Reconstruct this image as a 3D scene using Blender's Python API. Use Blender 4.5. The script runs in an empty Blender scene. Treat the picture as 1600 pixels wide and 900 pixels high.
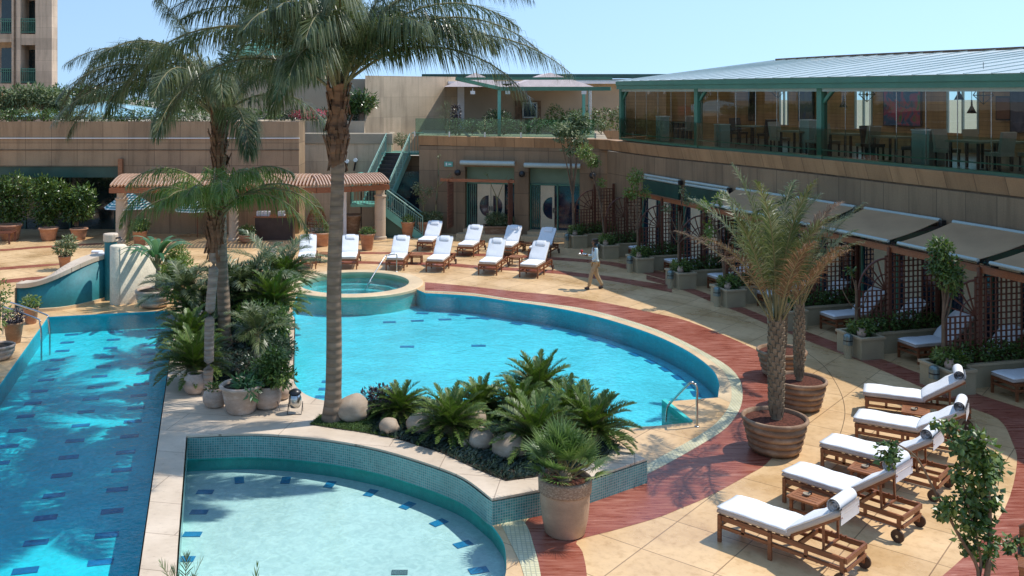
import bpy, bmesh, math, random
from mathutils import Vector, Matrix, noise
from mathutils.geometry import tessellate_polygon
R = math.radians
rnd = random.Random(7)
sc = bpy.context.scene

# ------------------------------------------------------------------ camera, sky, sun, exposure
FPX, CXP, HYP, CH = 1500.0, 700.0, 143.0, 6.9      # focal length, principal point (photo pixels), eye height
cd = bpy.data.cameras.new('camera'); cam = bpy.data.objects.new('camera', cd)
sc.collection.objects.link(cam); sc.camera = cam
cam.location = (0, 0, CH); cam.rotation_euler = (R(90), 0, 0)
cd.sensor_width = 36; cd.lens = FPX / 1600 * 36
cd.shift_x = (800 - CXP) / 1600; cd.shift_y = -(450 - HYP) / 1600
cd.clip_start = 0.1; cd.clip_end = 6000
SX, SY = 0.60, 0.20                                  # shadow reach per metre of height, to the left and to the viewer
SUN_EL = math.atan(1 / math.hypot(SX, SY)); SUN_AZ = math.atan2(SX, SY)   # azimuth clockwise from +Y
wd = bpy.data.worlds.new("World"); sc.world = wd; wd.use_nodes = True
nt = wd.node_tree; bg = nt.nodes['Background']
sky = nt.nodes.new('ShaderNodeTexSky'); sky.sky_type = 'NISHITA'; sky.sun_disc = False
sky.sun_elevation = SUN_EL; sky.sun_rotation = SUN_AZ
sky.air_density = 1.8; sky.dust_density = 0.1; sky.ozone_density = 3.2; sky.altitude = 50
tcw = nt.nodes.new('ShaderNodeTexCoord'); vad = nt.nodes.new('ShaderNodeVectorMath'); vad.operation = 'ADD'; vad.inputs[1].default_value = (0, 0, .36)
vno = nt.nodes.new('ShaderNodeVectorMath'); vno.operation = 'NORMALIZE'; nt.links.new(tcw.outputs['Generated'], vad.inputs[0]); nt.links.new(vad.outputs[0], vno.inputs[0]); nt.links.new(vno.outputs[0], sky.inputs[0])
nt.links.new(sky.outputs[0], bg.inputs[0]); bg.inputs[1].default_value = 0.15
sd = bpy.data.lights.new('sun', 'SUN'); sd.energy = 3.25; sd.angle = R(0.53); sd.color = (1, .955, .88)
so = bpy.data.objects.new('sun', sd); sc.collection.objects.link(so)
so.rotation_euler = Vector((-SX, -SY, -1)).to_track_quat('-Z', 'Y').to_euler()
sc.view_settings.view_transform = 'Standard'; sc.view_settings.look = 'None'
sc.view_settings.exposure = 0.46; sc.view_settings.gamma = 1; sc.view_settings.use_curve_mapping = False
sc.cycles.max_bounces = 8; sc.cycles.transparent_max_bounces = 24; sc.cycles.glossy_bounces = 3
sc.cycles.diffuse_bounces = 3; sc.cycles.caustics_reflective = False; sc.cycles.caustics_refractive = False
sc.cycles.use_denoising = True; sc.cycles.sample_clamp_indirect = 4

# ------------------------------------------------------------------ helpers
def W(px, py, z=0.0):                                # a photo pixel dropped on the level z
    w = (CH - z) / (py - HYP); return Vector(((px - CXP) * w, FPX * w, z))
def P2(px, py, z=0.0):
    v = W(px, py, z); return (v.x, v.y)
def V(px, py, Y):                                    # a photo pixel at depth Y
    return Vector(((px - CXP) * Y / FPX, Y, CH - (py - HYP) * Y / FPX))

class MB:
    def __init__(s): s.v = []; s.f = []; s.uv = {}; s.sm = []
    def add(s, vs, fs, smooth=False, uvs=None):
        o = len(s.v); s.v.extend([tuple(q) for q in vs])
        for k, f in enumerate(fs):
            if uvs: s.uv[len(s.f)] = uvs[k]
            s.f.append([i + o for i in f]); s.sm.append(smooth)
    def box(s, c, d, rz=0, rx=0, ry=0):
        m = Matrix.Translation(c) @ Matrix.Rotation(rz, 4, 'Z') @ Matrix.Rotation(ry, 4, 'Y') @ Matrix.Rotation(rx, 4, 'X')
        h = [x / 2 for x in d]
        vs = [m @ Vector((sx * h[0], sy * h[1], sz * h[2])) for sx in (-1, 1) for sy in (-1, 1) for sz in (-1, 1)]
        s.add(vs, [(0, 1, 3, 2), (4, 6, 7, 5), (0, 4, 5, 1), (2, 3, 7, 6), (0, 2, 6, 4), (1, 5, 7, 3)])
    def bar(s, a, b, w, h, up=(0, 0, 1)):
        a = Vector(a); b = Vector(b); d = (b - a).normalized(); up = Vector(up)
        sd_ = d.cross(up)
        if sd_.length < 1e-4: sd_ = d.cross(Vector((1, 0, 0)))
        sd_.normalize(); u = sd_.cross(d)
        vs = [p + sd_ * (i * w / 2) + u * (j * h / 2) for p in (a, b) for i in (-1, 1) for j in (-1, 1)]
        s.add(vs, [(0, 1, 3, 2), (4, 6, 7, 5), (0, 4, 5, 1), (2, 3, 7, 6), (0, 2, 6, 4), (1, 5, 7, 3)])
    def tube(s, pts, r, n=8, caps=True):
        pts = [Vector(p) for p in pts]; m = len(pts)
        rr = r if isinstance(r, (list, tuple)) else [r] * m
        vs = []; ref = Vector((0, 0, 1))
        for i, p in enumerate(pts):
            d = (pts[min(i + 1, m - 1)] - pts[max(i - 1, 0)]).normalized()
            a = d.cross(ref)
            if a.length < .05: a = d.cross(Vector((1, 0, 0)))
            a.normalize(); b = d.cross(a); b.normalize()
            for k in range(n):
                t = 2 * math.pi * k / n; vs.append(p + (a * math.cos(t) + b * math.sin(t)) * rr[i])
        fs = [(i * n + k, i * n + (k + 1) % n, (i + 1) * n + (k + 1) % n, (i + 1) * n + k) for i in range(m - 1) for k in range(n)]
        s.add(vs, fs, True)
        if caps:
            s.add([vs[k] for k in range(n)], [tuple(range(n))]); s.add([vs[(m - 1) * n + k] for k in range(n)], [tuple(range(n))])
    def lathe(s, prof, n=24, c=(0, 0, 0), smooth=True, wob=0):
        vs = []; c = Vector(c)
        for (r, z) in prof:
            for k in range(n):
                t = 2 * math.pi * k / n; q = r * (1 + wob * math.sin(3 * t + z * 5))
                vs.append(c + Vector((q * math.cos(t), q * math.sin(t), z)))
        m = len(prof)
        s.add(vs, [(i * n + k, i * n + (k + 1) % n, (i + 1) * n + (k + 1) % n, (i + 1) * n + k) for i in range(m - 1) for k in range(n)], smooth)
    def poly(s, pts, z, flip=False):                  # flat polygon, any outline, no holes
        s.holed([pts], z)
    def holed(s, loops, z):
        vv = [[Vector((p[0], p[1], 0)) for p in l] for l in loops]
        flat = [v for l in vv for v in l]
        tris = tessellate_polygon(vv)
        fs = []
        for t in tris:
            a, b, c = [flat[i] for i in t]
            if (b - a).cross(c - a).z < 0: t = (t[0], t[2], t[1])
            fs.append(t)
        s.add([(v.x, v.y, z) for v in flat], fs)
    def wall(s, pts, z0, z1, closed=False, flip=False):
        n = len(pts); u = 0; vs = []; us = []
        q = list(pts) + ([pts[0]] if closed else [])
        for i, p in enumerate(q):
            if i: u += math.hypot(p[0] - q[i - 1][0], p[1] - q[i - 1][1])
            us.append(u)
        for p in q: vs += [(p[0], p[1], z0), (p[0], p[1], z1)]
        fs = []; uv = []
        for i in range(len(q) - 1):
            fs.append((2 * i, 2 * i + 2, 2 * i + 3, 2 * i + 1)); uv.append(((us[i], z0), (us[i + 1], z0), (us[i + 1], z1), (us[i], z1)))
        s.add(vs, fs, False, uv)
    def prism(s, pts, z0, z1):
        s.poly(pts, z1); s.poly(pts, z0); s.wall(pts, z0, z1, True)
    def sweep(s, path, prof, side=1, smooth=False, closed=False):    # prof: (offset to the side, z)
        m = len(path); P_ = [Vector((p[0], p[1], 0)) for p in path]; vs = []; us = [0]
        for i in range(m):
            if closed: d = P_[(i + 1) % m] - P_[i - 1]
            else: d = P_[min(i + 1, m - 1)] - P_[max(i - 1, 0)]
            d.normalize(); nrm = Vector((-d.y, d.x, 0)) * side
            dz = path[i][2] if len(path[i]) > 2 else 0
            for (o, z) in prof: vs.append(P_[i] + nrm * o + Vector((0, 0, z + dz)))
            if i: us.append(us[-1] + (P_[i] - P_[i - 1]).length)
        k = len(prof); fs = []; uv = []; vl = [0]
        for j in range(1, k): vl.append(vl[-1] + math.hypot(prof[j][0] - prof[j - 1][0], prof[j][1] - prof[j - 1][1]))
        for i in range(m if closed else m - 1):
            i2 = (i + 1) % m; u2 = us[i2] if i2 else us[-1] + .3
            for j in range(k - 1):
                fs.append((i * k + j, i2 * k + j, i2 * k + j + 1, i * k + j + 1))
                uv.append(((us[i], vl[j]), (u2, vl[j]), (u2, vl[j + 1]), (us[i], vl[j + 1])))
        s.add(vs, fs, smooth, uv)
    def build(s, name, mat, parent=None, matrix=None):
        me = bpy.data.meshes.new(name); me.from_pydata(s.v, [], s.f)
        if s.uv:
            ul = me.uv_layers.new(name='UVMap')
            for p in me.polygons:
                q = s.uv.get(p.index)
                if q:
                    for li, c in zip(p.loop_indices, q): ul.data[li].uv = c
        for p, sm in zip(me.polygons, s.sm): p.use_smooth = sm
        me.validate(); me.update()
        o = bpy.data.objects.new(name, me); sc.collection.objects.link(o)
        if mat: me.materials.append(mat)
        if parent: o.parent = parent
        if matrix: o.matrix_local = matrix
        return o

def tag(o, label=None, cat=None, group=None, kind=None):
    if label: o['label'] = label
    if cat: o['category'] = cat
    if group: o['group'] = group
    if kind: o['kind'] = kind
    return o
def thing(name, label, cat, loc=(0, 0, 0), rz=0, group=None):
    o = bpy.data.objects.new(name, None); sc.collection.objects.link(o); o.empty_display_size = .3
    o.location = loc; o.rotation_euler = (0, 0, rz); return tag(o, label, cat, group)
def struct(o): o['kind'] = 'structure'; return o
def kids(o): return KID.get(o.name, [])
KID = {}
def dup(root, label=None, loc=None, rz=None, scale=None):
    def cp(o, par):
        c = o.copy(); sc.collection.objects.link(c)
        if par: c.parent = par
        for ch in [x for x in bpy.data.objects if x.parent == o]: cp(ch, c)
        return c
    r = cp(root, None)
    if label: r['label'] = label
    if loc is not None: r.location = loc
    if rz is not None: r.rotation_euler = (0, 0, rz)
    if scale is not None: r.scale = (scale,) * 3 if not isinstance(scale, tuple) else scale
    return r
def smooth_path(pts, n=6, closed=False):              # Catmull-Rom through the points
    out = []; m = len(pts)
    for i in range(m if closed else m - 1):
        p0 = pts[(i - 1) % m] if closed or i else pts[0]; p1 = pts[i]; p2 = pts[(i + 1) % m]
        p3 = pts[(i + 2) % m] if closed or i + 2 < m else pts[-1]
        for k in range(n):
            t = k / n
            out.append(tuple(.5 * (2 * b + (c - a) * t + (2 * a - 5 * b + 4 * c - d) * t * t + (3 * b - a - 3 * c + d) * t ** 3)
                             for a, b, c, d in zip(p0, p1, p2, p3)))
    if not closed: out.append(tuple(pts[-1]))
    return out

# ------------------------------------------------------------------ materials
def newmat(name):
    m = bpy.data.materials.new(name); m.use_nodes = True
    return m, m.node_tree, m.node_tree.nodes['Principled BSDF'], m.node_tree.links.new
def N(t, typ, **kw):
    n = t.nodes.new(typ)
    for k, v in kw.items():
        if k in n.inputs: n.inputs[k].default_value = v
        else: setattr(n, k, v)
    return n
def ramp(t, fac, stops):
    r = t.nodes.new('ShaderNodeValToRGB'); t.links.new(fac, r.inputs[0])
    while len(r.color_ramp.elements) < len(stops): r.color_ramp.elements.new(.5)
    for e, (p, c) in zip(r.color_ramp.elements, stops): e.position = p; e.color = (*c, 1) if len(c) == 3 else c
    return r.outputs[0]
def mixc(t, a, b, fac, mode='MIX'):
    n = t.nodes.new('ShaderNodeMix'); n.data_type = 'RGBA'; n.blend_type = mode
    for inp, v in ((n.inputs[0], fac), (n.inputs[6], a), (n.inputs[7], b)):
        if hasattr(v, 'node'): t.links.new(v, inp)
        else: inp.default_value = v if isinstance(v, (int, float)) else (*v, 1)
    return n.outputs[2]
def coord(t, kind='Object', scale=(1, 1, 1), rot=(0, 0, 0)):
    c = t.nodes.new('ShaderNodeTexCoord'); m = t.nodes.new('ShaderNodeMapping')
    if kind == 'Geo':
        g = t.nodes.new('ShaderNodeNewGeometry'); t.links.new(g.outputs['Position'], m.inputs[0])
    else: t.links.new(c.outputs[kind], m.inputs[0])
    m.inputs['Scale'].default_value = scale; m.inputs['Rotation'].default_value = rot
    return m.outputs[0]
def bump(t, h, strength, dist=.02):
    b = t.nodes.new('ShaderNodeBump'); t.links.new(h, b.inputs['Height']); b.inputs['Strength'].default_value = strength
    b.inputs['Distance'].default_value = dist; return b.outputs[0]
def vary(name, c, rough=.6, scale=3., amt=.25, fine=40., spec=.4, bs=.15, metal=0, kind='Object', stretch=(1, 1, 1)):
    """a colour with soft clouds, fine grain and a little relief"""
    m, t, b, L = newmat(name); co = coord(t, kind, stretch)
    n1 = N(t, 'ShaderNodeTexNoise', Scale=scale, Detail=6.); L(co, n1.inputs['Vector'])
    n2 = N(t, 'ShaderNodeTexNoise', Scale=fine, Detail=4.); L(co, n2.inputs['Vector'])
    lo = tuple(x * (1 - amt) for x in c); hi = tuple(min(1, x * (1 + amt)) for x in c)
    c1 = ramp(t, n1.outputs[0], [(.3, lo), (.7, hi)])
    c2 = mixc(t, c1, ramp(t, n2.outputs[0], [(.35, (.75,) * 3), (.65, (1.1,) * 3)]), .5, 'MULTIPLY')
    L(c2, b.inputs['Base Color']); b.inputs['Roughness'].default_value = rough
    b.inputs['Specular IOR Level'].default_value = spec; b.inputs['Metallic'].default_value = metal
    if bs: L(bump(t, n2.outputs[0], bs, .01), b.inputs['Normal'])
    return m
M = {}
def facade(name, c, pw, ph, joint=.45, rough=.7, off=0., wr=.012):
    m, t, b, L = newmat(name); co = coord(t, 'UV')
    br = N(t, 'ShaderNodeTexBrick', Scale=1.0); br.offset = off; br.inputs['Brick Width'].default_value = pw; br.inputs['Row Height'].default_value = ph
    br.inputs['Mortar Size'].default_value = wr; br.inputs['Mortar Smooth'].default_value = .2; br.inputs['Bias'].default_value = 0
    L(co, br.inputs['Vector'])
    br.inputs['Color1'].default_value = (*[x * 1.12 for x in c], 1); br.inputs['Color2'].default_value = (*[x * .85 for x in c], 1)
    br.inputs['Mortar'].default_value = (*[x * joint for x in c], 1)
    n = N(t, 'ShaderNodeTexNoise', Scale=.7, Detail=8.); L(co, n.inputs['Vector'])
    n2 = N(t, 'ShaderNodeTexNoise', Scale=25., Detail=4.); L(co, n2.inputs['Vector'])
    k = mixc(t, br.outputs[0], ramp(t, n.outputs[0], [(.3, (.78,) * 3), (.7, (1.12,) * 3)]), .8, 'MULTIPLY')
    k = mixc(t, k, ramp(t, n2.outputs[0], [(.3, (.85,) * 3), (.7, (1.08,) * 3)]), .7, 'MULTIPLY')
    n3 = N(t, 'ShaderNodeTexNoise', Scale=1.6, Detail=7., Roughness=.65); L(coord(t, 'UV', (1.6, .16, 1)), n3.inputs['Vector'])
    k = mixc(t, k, ramp(t, n3.outputs[0], [(.34, (.66, .64, .62)), (.5, (1,) * 3), (.68, (1.1,) * 3)]), .75, 'MULTIPLY')
    L(k, b.inputs['Base Color']); b.inputs['Roughness'].default_value = rough
    L(bump(t, n2.outputs[0], .15, .01), b.inputs['Normal'])
    return m
M['stone'] = facade('brown_sandstone', (.265, .175, .10), .95, 1.02)
M['stone_lean'] = facade('parapet_sandstone', (.40, .235, .12), .95, 5)
M['stone_left'] = facade('left_sandstone', (.34, .225, .13), 1.25, 1.1)
M['beige'] = facade('beige_stone', (.56, .43, .29), 1.3, 1.1, .75)
M['tower'] = facade('tower_stone', (.60, .45, .32), 1.6, .75, .8)
M['render'] = vary('grey_render', (.38, .31, .22), .8, .6, .12)

def deckmat():
    m, t, b, L = newmat('sandstone_paving'); co = coord(t, 'Geo', rot=(0, 0, R(40)))
    br = N(t, 'ShaderNodeTexBrick', Scale=1.0); br.offset = 0; br.inputs['Brick Width'].default_value = 1.18; br.inputs['Row Height'].default_value = 1.18
    br.inputs['Mortar Size'].default_value = .009; br.inputs['Mortar Smooth'].default_value = .1
    L(co, br.inputs['Vector'])
    br.inputs['Color1'].default_value = (.61, .40, .205, 1); br.inputs['Color2'].default_value = (.70, .475, .255, 1); br.inputs['Mortar'].default_value = (.27, .16, .08, 1)
    n = N(t, 'ShaderNodeTexNoise', Scale=.55, Detail=8., Roughness=.6); L(co, n.inputs['Vector'])
    n2 = N(t, 'ShaderNodeTexNoise', Scale=6., Detail=10., Roughness=.7); L(co, n2.inputs['Vector'])
    k = mixc(t, br.outputs[0], ramp(t, n.outputs[0], [(.3, (.78, .70, .58)), (.48, (1, .98, .95)), (.7, (1.14, 1.14, 1.14))]), .9, 'MULTIPLY')
    k = mixc(t, k, ramp(t, n2.outputs[0], [(.3, (.70, .62, .52)), (.5, (1, 1, 1)), (.75, (1.12, 1.12, 1.1))]), .7, 'MULTIPLY')
    L(k, b.inputs['Base Color'])
    L(ramp(t, n.outputs[0], [(.35, (.22,) * 3), (.65, (.5,) * 3)]), b.inputs['Roughness'])
    b.inputs['Specular IOR Level'].default_value = .5
    L(bump(t, n2.outputs[0], .12, .01), b.inputs['Normal'])
    return m
M['deck'] = deckmat()
def redmat():
    m, t, b, L = newmat('red_stone_slabs')
    co = coord(t, 'Geo', (1.0, 9., 1.), (0, 0, R(-12)))
    n0 = N(t, 'ShaderNodeTexNoise', Scale=.9, Detail=3.); L(coord(t, 'Geo'), n0.inputs['Vector'])
    wv = N(t, 'ShaderNodeTexNoise', Scale=1.6, Detail=9., Roughness=.7, Distortion=.6); L(co, wv.inputs['Vector'])
    k = ramp(t, wv.outputs[0], [(.3, (.145, .036, .022)), (.45, (.28, .080, .048)), (.58, (.36, .135, .088)), (.72, (.52, .31, .235))])
    k = mixc(t, k, ramp(t, n0.outputs[0], [(.35, (.85, .7, .66)), (.65, (1.12, 1.1, 1.12))]), .9, 'MULTIPLY')
    L(k, b.inputs['Base Color']); L(ramp(t, wv.outputs[0], [(.3, (.18,) * 3), (.7, (.45,) * 3)]), b.inputs['Roughness'])
    L(bump(t, wv.outputs[0], .35, .015), b.inputs['Normal'])
    return m
M['red'] = redmat()
M['coping'] = vary('sandstone_coping', (.68, .50, .30), .45, 1.2, .15, 30)
def travert():
    m, t, b, L = newmat('travertine'); co = coord(t, 'Geo')
    n = N(t, 'ShaderNodeTexNoise', Scale=1.1, Detail=8.); L(co, n.inputs['Vector'])
    v = N(t, 'ShaderNodeTexNoise', Scale=9., Detail=8., Roughness=.75); L(coord(t, 'Geo', (1, 1.8, 1)), v.inputs['Vector'])
    br = N(t, 'ShaderNodeTexBrick', Scale=1.0); br.offset = .5; br.inputs['Brick Width'].default_value = 2.2; br.inputs['Row Height'].default_value = 1.0
    br.inputs['Mortar Size'].default_value = .008; L(coord(t, 'Geo', rot=(0, 0, R(11))), br.inputs['Vector'])
    br.inputs['Color1'].default_value = (.66, .53, .40, 1); br.inputs['Color2'].default_value = (.60, .48, .36, 1); br.inputs['Mortar'].default_value = (.34, .25, .18, 1)
    k = mixc(t, br.outputs[0], ramp(t, n.outputs[0], [(.3, (.80, .77, .72)), (.7, (1.12,) * 3)]), .9, 'MULTIPLY')
    k = mixc(t, k, ramp(t, v.outputs[0], [(.30, (.45, .34, .25)), (.40, (.95,) * 3), (.6, (1.02,) * 3)]), .9, 'MULTIPLY')
    L(k, b.inputs['Base Color']); b.inputs['Roughness'].default_value = .6; L(bump(t, v.outputs[0], .3, .01), b.inputs['Normal'])
    return m
M['trav'] = travert()
def mosaic(name, c1, c2, grout, s=.045, kind='UV', rough=.25):
    m, t, b, L = newmat(name); co = coord(t, kind)
    br = N(t, 'ShaderNodeTexBrick', Scale=1.0); br.offset = 0; br.inputs['Brick Width'].default_value = s; br.inputs['Row Height'].default_value = s
    br.inputs['Mortar Size'].default_value = s * .11; L(co, br.inputs['Vector'])
    br.inputs['Color1'].default_value = (*c1, 1); br.inputs['Color2'].default_value = (*c2, 1); br.inputs['Mortar'].default_value = (*grout, 1)
    n = N(t, 'ShaderNodeTexNoise', Scale=1.2, Detail=6.); L(co, n.inputs['Vector'])
    k = mixc(t, br.outputs[0], ramp(t, n.outputs[0], [(.3, (.8,) * 3), (.7, (1.15,) * 3)]), .9, 'MULTIPLY')
    L(k, b.inputs['Base Color']); b.inputs['Roughness'].default_value = rough
    return m
M['teal_mosaic'] = mosaic('teal_mosaic', (.045, .21, .205), (.10, .33, .31), (.34, .40, .36))
M['cream_mosaic'] = mosaic('cream_mosaic', (.62, .56, .33), (.70, .64, .42), (.42, .40, .27), .07, 'Geo', .4)
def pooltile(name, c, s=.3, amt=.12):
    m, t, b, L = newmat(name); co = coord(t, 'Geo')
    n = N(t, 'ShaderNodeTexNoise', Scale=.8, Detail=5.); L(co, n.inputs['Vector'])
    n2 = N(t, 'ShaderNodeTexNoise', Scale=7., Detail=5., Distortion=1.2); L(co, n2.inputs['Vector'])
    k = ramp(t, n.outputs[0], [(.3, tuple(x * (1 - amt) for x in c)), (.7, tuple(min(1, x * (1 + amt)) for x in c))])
    k = mixc(t, k, ramp(t, n2.outputs[0], [(.35, (.80, .88, .9)), (.65, (1.12,) * 3)]), .8, 'MULTIPLY')  # grainy ripple light of the water, painted into the tile colour
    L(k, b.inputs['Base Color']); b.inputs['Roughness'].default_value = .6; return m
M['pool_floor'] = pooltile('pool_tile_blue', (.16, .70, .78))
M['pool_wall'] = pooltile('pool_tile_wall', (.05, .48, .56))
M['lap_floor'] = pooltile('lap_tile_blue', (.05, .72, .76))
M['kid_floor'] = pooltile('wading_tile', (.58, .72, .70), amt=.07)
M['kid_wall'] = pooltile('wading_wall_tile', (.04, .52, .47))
M['dash'] = vary('cobalt_tile', (.01, .20, .42), .4, 5, .2)
M['drain'] = vary('drain_grate', (.08, .14, .15), .4, 60, .7)
def water(name, tint, sc_=(1, 1), bs=.35, spec=1.0):
    m, t, b, L = newmat(name); t.nodes.remove(b); out = t.nodes['Material Output']
    co = coord(t, 'Geo')
    n = N(t, 'ShaderNodeTexNoise', Scale=1.7 * sc_[0], Detail=3., Distortion=.4); L(co, n.inputs['Vector'])
    n2 = N(t, 'ShaderNodeTexNoise', Scale=9. * sc_[1], Detail=3., Distortion=.3); L(co, n2.inputs['Vector'])
    ad = N(t, 'ShaderNodeMath', operation='MULTIPLY_ADD'); L(n2.outputs[0], ad.inputs[0]); ad.inputs[1].default_value = .55; L(n.outputs[0], ad.inputs[2])
    bp = bump(t, ad.outputs[0], bs, .05)
    tr = N(t, 'ShaderNodeBsdfTransparent'); tr.inputs[0].default_value = (*tint, 1)
    gl = N(t, 'ShaderNodeBsdfGlossy', Roughness=.03); L(bp, gl.inputs['Normal'])
    fr = N(t, 'ShaderNodeFresnel', IOR=1.33); L(bp, fr.inputs['Normal'])
    mx = N(t, 'ShaderNodeMixShader'); L(fr.outputs[0], mx.inputs[0]); L(tr.outputs[0], mx.inputs[1]); L(gl.outputs[0], mx.inputs[2])
    L(mx.outputs[0], out.inputs[0]); return m
M['water'] = water('clear_water', (.62, .92, .96), (1, 1), .5)
M['water_lap'] = water('lap_water', (.50, .90, .96), (1.3, 1.4), .6)
M['water_kid'] = water('wading_water', (.84, .95, .94), (1.5, 1.6), .3)
def glass(name, tint=(.8, .9, .87), ior=1.5, refl=1.0, rough=.0):
    m, t, b, L = newmat(name); t.nodes.remove(b); out = t.nodes['Material Output']
    tr = N(t, 'ShaderNodeBsdfTransparent'); tr.inputs[0].default_value = (*tint, 1)
    gl = N(t, 'ShaderNodeBsdfGlossy', Roughness=rough); fr = N(t, 'ShaderNodeFresnel', IOR=ior)
    mx = N(t, 'ShaderNodeMixShader'); L(fr.outputs[0], mx.inputs[0]); L(tr.outputs[0], mx.inputs[1]); L(gl.outputs[0], mx.inputs[2])
    L(mx.outputs[0], out.inputs[0]); return m
M['glass'] = glass('clear_glass'); M['glass_rail'] = glass('green_glass', (.62, .80, .74), 1.6)
M['glass_dark'] = vary('dark_window_glass', (.015, .03, .03), .08, 2, .3, 50, .8, 0)
M['glass_navy'] = vary('navy_window_glass', (.008, .022, .045), .08, 2, .3, 50, .8, 0)
M['green'] = vary('green_paint', (.065, .20, .135), .4, 2, .1, 60, .5, .03)
M['green_light'] = vary('pale_green_paint', (.13, .38, .30), .4, 2, .1, 60, .5, .03)
M['green_dark'] = vary('dark_green_panel', (.02, .075, .055), .35, 2, .2, 40, .5, .03)
M['green_panel'] = vary('sage_panel', (.16, .25, .17), .5, 2, .1)
def woodm(name, c, s=(1, 14, 14)):
    m, t, b, L = newmat(name); co = coord(t, 'Object', s)
    n = N(t, 'ShaderNodeTexNoise', Scale=3., Detail=7., Distortion=.5); L(co, n.inputs['Vector'])
    L(ramp(t, n.outputs[0], [(.3, tuple(x * .6 for x in c)), (.55, c), (.75, tuple(min(1, x * 1.35) for x in c))]), b.inputs['Base Color'])
    b.inputs['Roughness'].default_value = .42; L(bump(t, n.outputs[0], .15, .005), b.inputs['Normal']); return m
M['teak'] = woodm('teak', (.24, .085, .035)); M['lattice'] = woodm('dark_lattice_wood', (.13, .045, .026)); M['pergola_wood'] = woodm('pergola_timber', (.30, .105, .042))
M['slat'] = woodm('weathered_batten', (.56, .36, .25)); M['table_wood'] = woodm('table_teak', (.33, .13, .055))
M['cloth'] = vary('white_towelling', (.80, .80, .80), .95, 8, .03, 120, .1, .25)
M['canvas'] = vary('linen_canvas', (.50, .43, .37), .95, 6, .08, 150, .1, .2)
M['awning'] = vary('taupe_awning_canvas', (.46, .30, .17), .9, 1.2, .10, 80, .2, .1)
M['metal_pale'] = vary('pale_powdercoat', (.42, .50, .47), .35, 3, .06, 50, .5, 0)
M['steel'] = vary('brushed_steel', (.55, .55, .53), .25, 3, .1, 80, .5, 0, 1)
M['black'] = vary('black_metal', (.02, .02, .022), .35, 3, .2, 50, .5, 0)
M['rubber'] = vary('wheel_dark_wood', (.07, .035, .022), .5, 10, .3)
M['planter'] = vary('olive_grey_render', (.42, .35, .22), .8, 1.5, .12, 50)
M['planter_top'] = vary('planter_coping', (.48, .38, .24), .8, 1.5, .12, 50)
M['soil'] = vary('bark_mulch', (.10, .035, .022), .95, 25, .6, 60, .2, 1.)
M['soil2'] = vary('dark_soil', (.05, .04, .03), .95, 12, .5, 50, .2, 1.)
def terra(name, c, pale, s=2.5):
    m, t, b, L = newmat(name); co = coord(t, 'Object', (1, 1, 2.2))
    n = N(t, 'ShaderNodeTexNoise', Scale=s, Detail=9., Roughness=.65); L(co, n.inputs['Vector'])
    n2 = N(t, 'ShaderNodeTexNoise', Scale=45., Detail=4.); L(co, n2.inputs['Vector'])
    k = ramp(t, n.outputs[0], [(.3, tuple(x * .72 for x in c)), (.5, c), (.68, pale)])
    k = mixc(t, k, ramp(t, n2.outputs[0], [(.3, (.8,) * 3), (.7, (1.08,) * 3)]), .6, 'MULTIPLY')
    L(k, b.inputs['Base Color']); b.inputs['Roughness'].default_value = .8; L(bump(t, n2.outputs[0], .25, .01), b.inputs['Normal']); return m
M['pot_brown'] = terra('ribbed_clay', (.26, .15, .085), (.42, .29, .19)); M['pot_buff'] = terra('buff_clay', (.42, .275, .18), (.50, .35, .25), 1.2)
M['pot_pale'] = terra('pale_weathered_clay', (.46, .34, .26), (.62, .52, .44)); M['terracotta'] = terra('terracotta', (.42, .20, .11), (.50, .29, .19)); M['pot_carved'] = terra('carved_clay', (.27, .175, .12), (.48, .37, .28), 30)
M['rock'] = terra('river_boulder', (.40, .30, .21), (.52, .43, .33), 1.5)
def leafm(name, c, c2, c3=None, rough=.4, trans=.25, s=1.2):
    m, t, b, L = newmat(name); out = t.nodes['Material Output']
    n = N(t, 'ShaderNodeTexNoise', Scale=s, Detail=3.); L(coord(t, 'Object'), n.inputs['Vector'])
    g = t.nodes.new('ShaderNodeNewGeometry')
    ad = N(t, 'ShaderNodeMath', operation='MULTIPLY_ADD'); L(g.outputs['Random Per Island'], ad.inputs[0]); ad.inputs[1].default_value = .5
    sb = N(t, 'ShaderNodeMath', operation='SUBTRACT'); L(n.outputs[0], sb.inputs[0]); sb.inputs[1].default_value = .25; L(sb.outputs[0], ad.inputs[2])
    col = ramp(t, ad.outputs[0], [(.1, c), (.55, c2), (.85, c3 or tuple(x * 1.5 for x in c2))])
    L(col, b.inputs['Base Color']); b.inputs['Roughness'].default_value = rough; b.inputs['Specular IOR Level'].default_value = .45
    tl = N(t, 'ShaderNodeBsdfTranslucent'); hs = N(t, 'ShaderNodeHueSaturation', Saturation=1.15, Value=1.25); L(col, hs.inputs['Color']); L(hs.outputs[0], tl.inputs[0])
    mx = N(t, 'ShaderNodeMixShader'); mx.inputs[0].default_value = trans; L(b.outputs[0], mx.inputs[1]); L(tl.outputs[0], mx.inputs[2]); L(mx.outputs[0], out.inputs[0])
    return m
M['queen'] = leafm('queen_palm_leaf', (.030, .050, .018), (.090, .118, .040), (.27, .28, .15), .30, .3)
M['queen_bright'] = leafm('young_palm_leaf', (.06, .11, .02), (.13, .20, .04), (.30, .34, .14), .33, .4)
M['cycad'] = leafm('cycad_leaf', (.045, .085, .016), (.11, .18, .032), (.24, .31, .08), .45, .2)
M['date'] = leafm('date_palm_leaf', (.055, .080, .025), (.115, .140, .045), (.27, .27, .15), .4, .3)
M['date_dry'] = leafm('dry_palm_leaf', (.08, .055, .025), (.17, .095, .05), (.33, .23, .14), .6, .3)
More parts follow.
